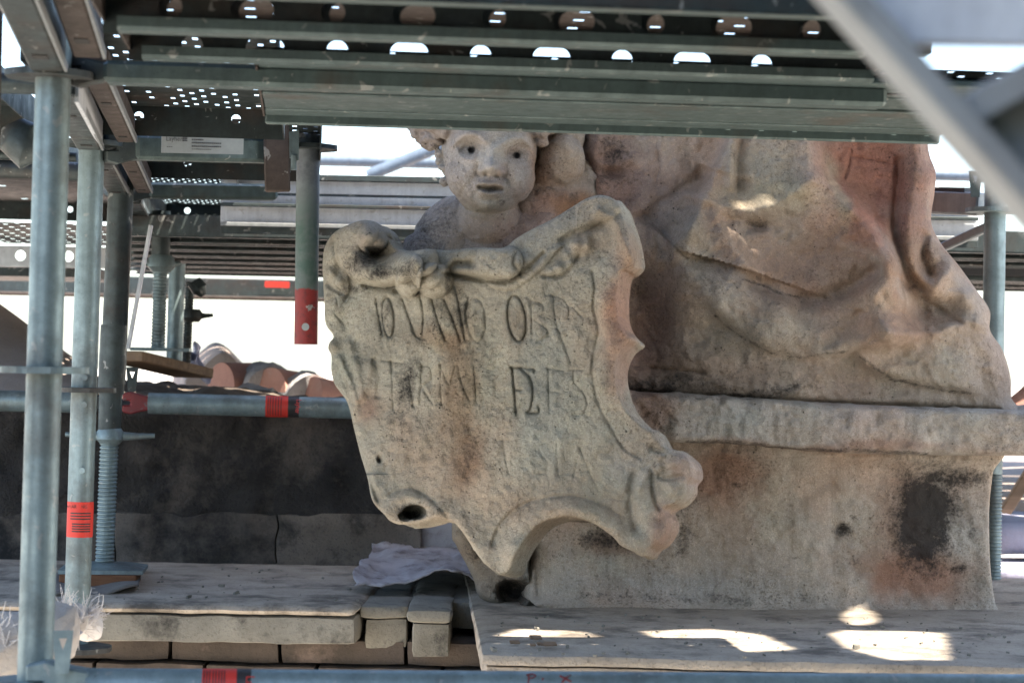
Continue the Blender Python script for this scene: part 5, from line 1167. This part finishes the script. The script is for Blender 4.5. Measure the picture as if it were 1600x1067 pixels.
m = MB(); m.path([PV(70, 1000, 3.5), PV(95, 975, 3.45), PV(118, 968, 3.45), PV(138, 978, 3.5), PV(150, 990, 3.55)], [.012, .022, .027, .025, .01], 20); m.build('knot', 'white_rope', t, True)
rr_ = random.Random(5); m = MB()
for k in range(170):
    s = PV(92 + rr_.random() * 58, 958 + rr_.random() * 26, 3.47 - rr_.random() * .035); an = rr_.gauss(1.0, .75); L_ = rr_.uniform(.012, .05) * (1.25 if k % 6 == 0 else 1); cv = rr_.gauss(0, .5)
    pts = [s]; q = s; dy_ = rr_.uniform(-.4, .2)
    for i_ in range(4):
        q = q + Vector((math.cos(an), dy_, math.sin(an))) * L_ / 4; an += cv * .45 - .05; pts.append(q)
    m.path(pts, [.0008, .0008, .0007, .0006, .0004], 4)
o = m.build('fibres', 'white_rope', t); o['kind'] = 'stuff'
m = MB()
for k in range(26):
    s = PV(-10 + rr_.random() * 30, 965 + rr_.random() * 60, 3.2); an = rr_.uniform(.2, 2.6); d_ = Vector((math.cos(an), -.3, math.sin(an))); L_ = rr_.uniform(.01, .035)
    m.path([s, s + d_ * L_], [.0008, .0004], 4)
o = m.build('fibres', 'white_rope', t); o['kind'] = 'stuff'

# aluminium stair close to the camera, out of focus
st = thing('aluminium_stair', 'blurred aluminium stair stringer and tread crossing the upper right corner', 'stair', PV(1600, 330, 1.7))
def stair_beam(name, a, b, w, h, mat='aluminium', up=Vector((0, 1, 0))):
    m = MB(); m.beam(a, b, w, h, up); m.build(name, mat, st, False, .002)
SY = 1.15
stair_beam('stringer', PV(1262, -60, SY), PV(1740, 466, SY), .0135, .05)
stair_beam('flange', PV(1276, -66, SY + .03), PV(1752, 458, SY + .03), .004, .02)
m = MB(); p = [PV(1478, 192, SY + .01), PV(1640, 108, SY + .01), PV(1800, 200, SY + .01), PV(1800, 548, SY + .01)]
V = p + [q + Vector((0, .012, 0)) for q in p]; m.add(V, [(0, 1, 2, 3), (7, 6, 5, 4), (0, 4, 5, 1), (1, 5, 6, 2), (2, 6, 7, 3), (3, 7, 4, 0)]); m.build('gusset_plate', 'aluminium', st)
stair_beam('tread_support', PV(1484, 190, SY), PV(1700, 70, SY), .018, .03)
m = MB(); a = PV(1352, 40, SY + .02); a2 = PV(1800, 48, SY + .02); m.box((a + a2) / 2 + Vector((0, .0, .010)), (a2 - a) / 2, (0, .006, 0), (0, 0, .021)); m.build('tread', 'sunlit_look_steel', st, False, .002)

# ------------------------------------------------------------------ added unseen deck above: gaps cut to let sun through in patches
up = thing('shade_deck', 'added unseen deck of steel planks above the statue, gaps shaped to cast sun patches', 'scaffold deck', (0, 3, 2.3))
UZ = 2.3
def sun_hit(px, py, z0=ZL):
    """where the ray from the ledge point to the sun crosses the added shade deck"""
    p = gp(px, py, z0) if z0 is not None else None
    return p + SUN_DIR * ((UZ - p.z) / SUN_DIR.z)
def to_up(p): p = Vector(p); q = p + SUN_DIR * ((UZ - p.z) / SUN_DIR.z); return (q.x, q.y)
def ledge_gap(pts): return np.array([to_up(gp(x, y)) for x, y in pts])
def face_gap(pts, Y):
    a = np.array([to_up(P(x, y, Y)) for x, y in pts]); c = a.mean(0); a[:, 1] += np.where(a[:, 1] > c[1], .014, -.014); return a
def robe_gap(pts):
    o = []
    for x, y in pts:
        xa, ya = np.array([float(x)]), np.array([float(y)]); o.append(to_up(P(x, y, float(rob_fn(xa, ya)[0, 1] - strokes(xa, ya, T)[0]))))
    a = np.array(o); c = a.mean(0); a[:, 1] += np.where(a[:, 1] > c[1], .002, -.002); return a
GAPS = [ledge_gap([(745, 1006), (800, 982), (905, 986), (985, 1010), (960, 1024), (745, 1022)]), ledge_gap([(1000, 986), (1110, 982), (1190, 992), (1235, 1014), (1170, 1018), (1060, 1012)]),
        ledge_gap([(1290, 990), (1320, 984), (1470, 988), (1478, 1030), (1390, 1030), (1330, 1016)]), ledge_gap(el(1340, 964, 26, 13, 0)),
        robe_gap([(1145, 316), (1190, 316), (1240, 296), (1244, 304), (1200, 332), (1150, 330)])]
rowh = 0.01; X0, X1, Y0, Y1 = -1.5, 4.8, 0.4, 4.62
rows = int((Y1 - Y0) / rowh); per = 32; cx = np.arange(X0, X1, 0.01)
for k in range(0, rows, per):
    m = MB()
    for r_ in range(k, min(rows, k + per)):
        yc = Y0 + (r_ + .5) * rowh; open_ = np.zeros(len(cx), bool)
        for gpoly in GAPS:
            if gpoly[:, 1].min() <= yc <= gpoly[:, 1].max(): open_ |= inside(cx, np.full(len(cx), yc), gpoly)
        i = 0
        while i < len(cx):
            if open_[i]: i += 1; continue
            j = i
            while j < len(cx) and not open_[j]: j += 1
            m.box(((cx[i] + cx[j - 1] + .01) / 2, yc, UZ), ((cx[j - 1] + .01 - cx[i]) / 2, 0, 0), (0, rowh / 2 - .0001, 0), (0, 0, .004)); i = j
    m.build('plank', 'deck_steel', up)

# unseen deck under the camera, added to block light from below
t = thing('light_block_deck', 'unseen steel plank deck under the camera, added to block light from below', 'scaffold deck', (0.4, -2.6, -1.6))
for k in range(10):
    m = MB(); m.box((0.4, -2.6 + k * .5 + .245, -1.6), (2.6, 0, 0), (0, .243, 0), (0, 0, .03)); m.build('plank', 'deck_steel', t, False, .004)
narrow_deck('shaded deck left of the nearest pole, seen from below', 3.1, 4.05, -1.30, -.80, zd, .97)
narrow_deck('shaded deck left of the second pole, farther back', 4.15, 6.6, -1.75, -.92, zd, .93)
t = thing('light_screen', 'added dark green screen blocking light behind the camera, out of view', 'light screen', (2.3, 0, -1.6))  # unseen panels added to block light from behind and right
for (x0, y0, x1, y1) in ((2.3, -2.6, 2.3, 2.5), (-0.6, -2.6, 2.3, -2.6)):
    m = MB(); m.box(((x0 + x1) / 2, (y0 + y1) / 2, .9), ((x1 - x0) / 2, (y1 - y0) / 2, 0), ((.004, 0, 0) if x0 == x1 else (0, .004, 0)), (0, 0, 2.4)); m.build('screen_panel', 'screen_green', t)

# grit lying on the ledges
gr = random.Random(11); m = MB()
for k in range(190):
    if k % 3: p = gp(gr.uniform(770, 1580), gr.uniform(962, 1030))
    else: p = gp(gr.uniform(170, 560), gr.uniform(890, 940))
    r_ = gr.uniform(.0008, .0032) * (1.8 if k % 17 == 0 else 1); a = gr.random() * 6.3
    m.box(p + Vector((0, 0, r_ * .5 + .002)), Vector((math.cos(a), math.sin(a), gr.uniform(-.3, .3))) * r_, Vector((-math.sin(a), math.cos(a), gr.uniform(-.3, .3))) * r_ * .7, Vector((.1, .1, .9)) * r_ * .6)
o = m.build('grit', 'cornice_stone'); o['kind'] = 'stuff'; tag(o, 'loose stone grit scattered on the ledge tops', 'grit')
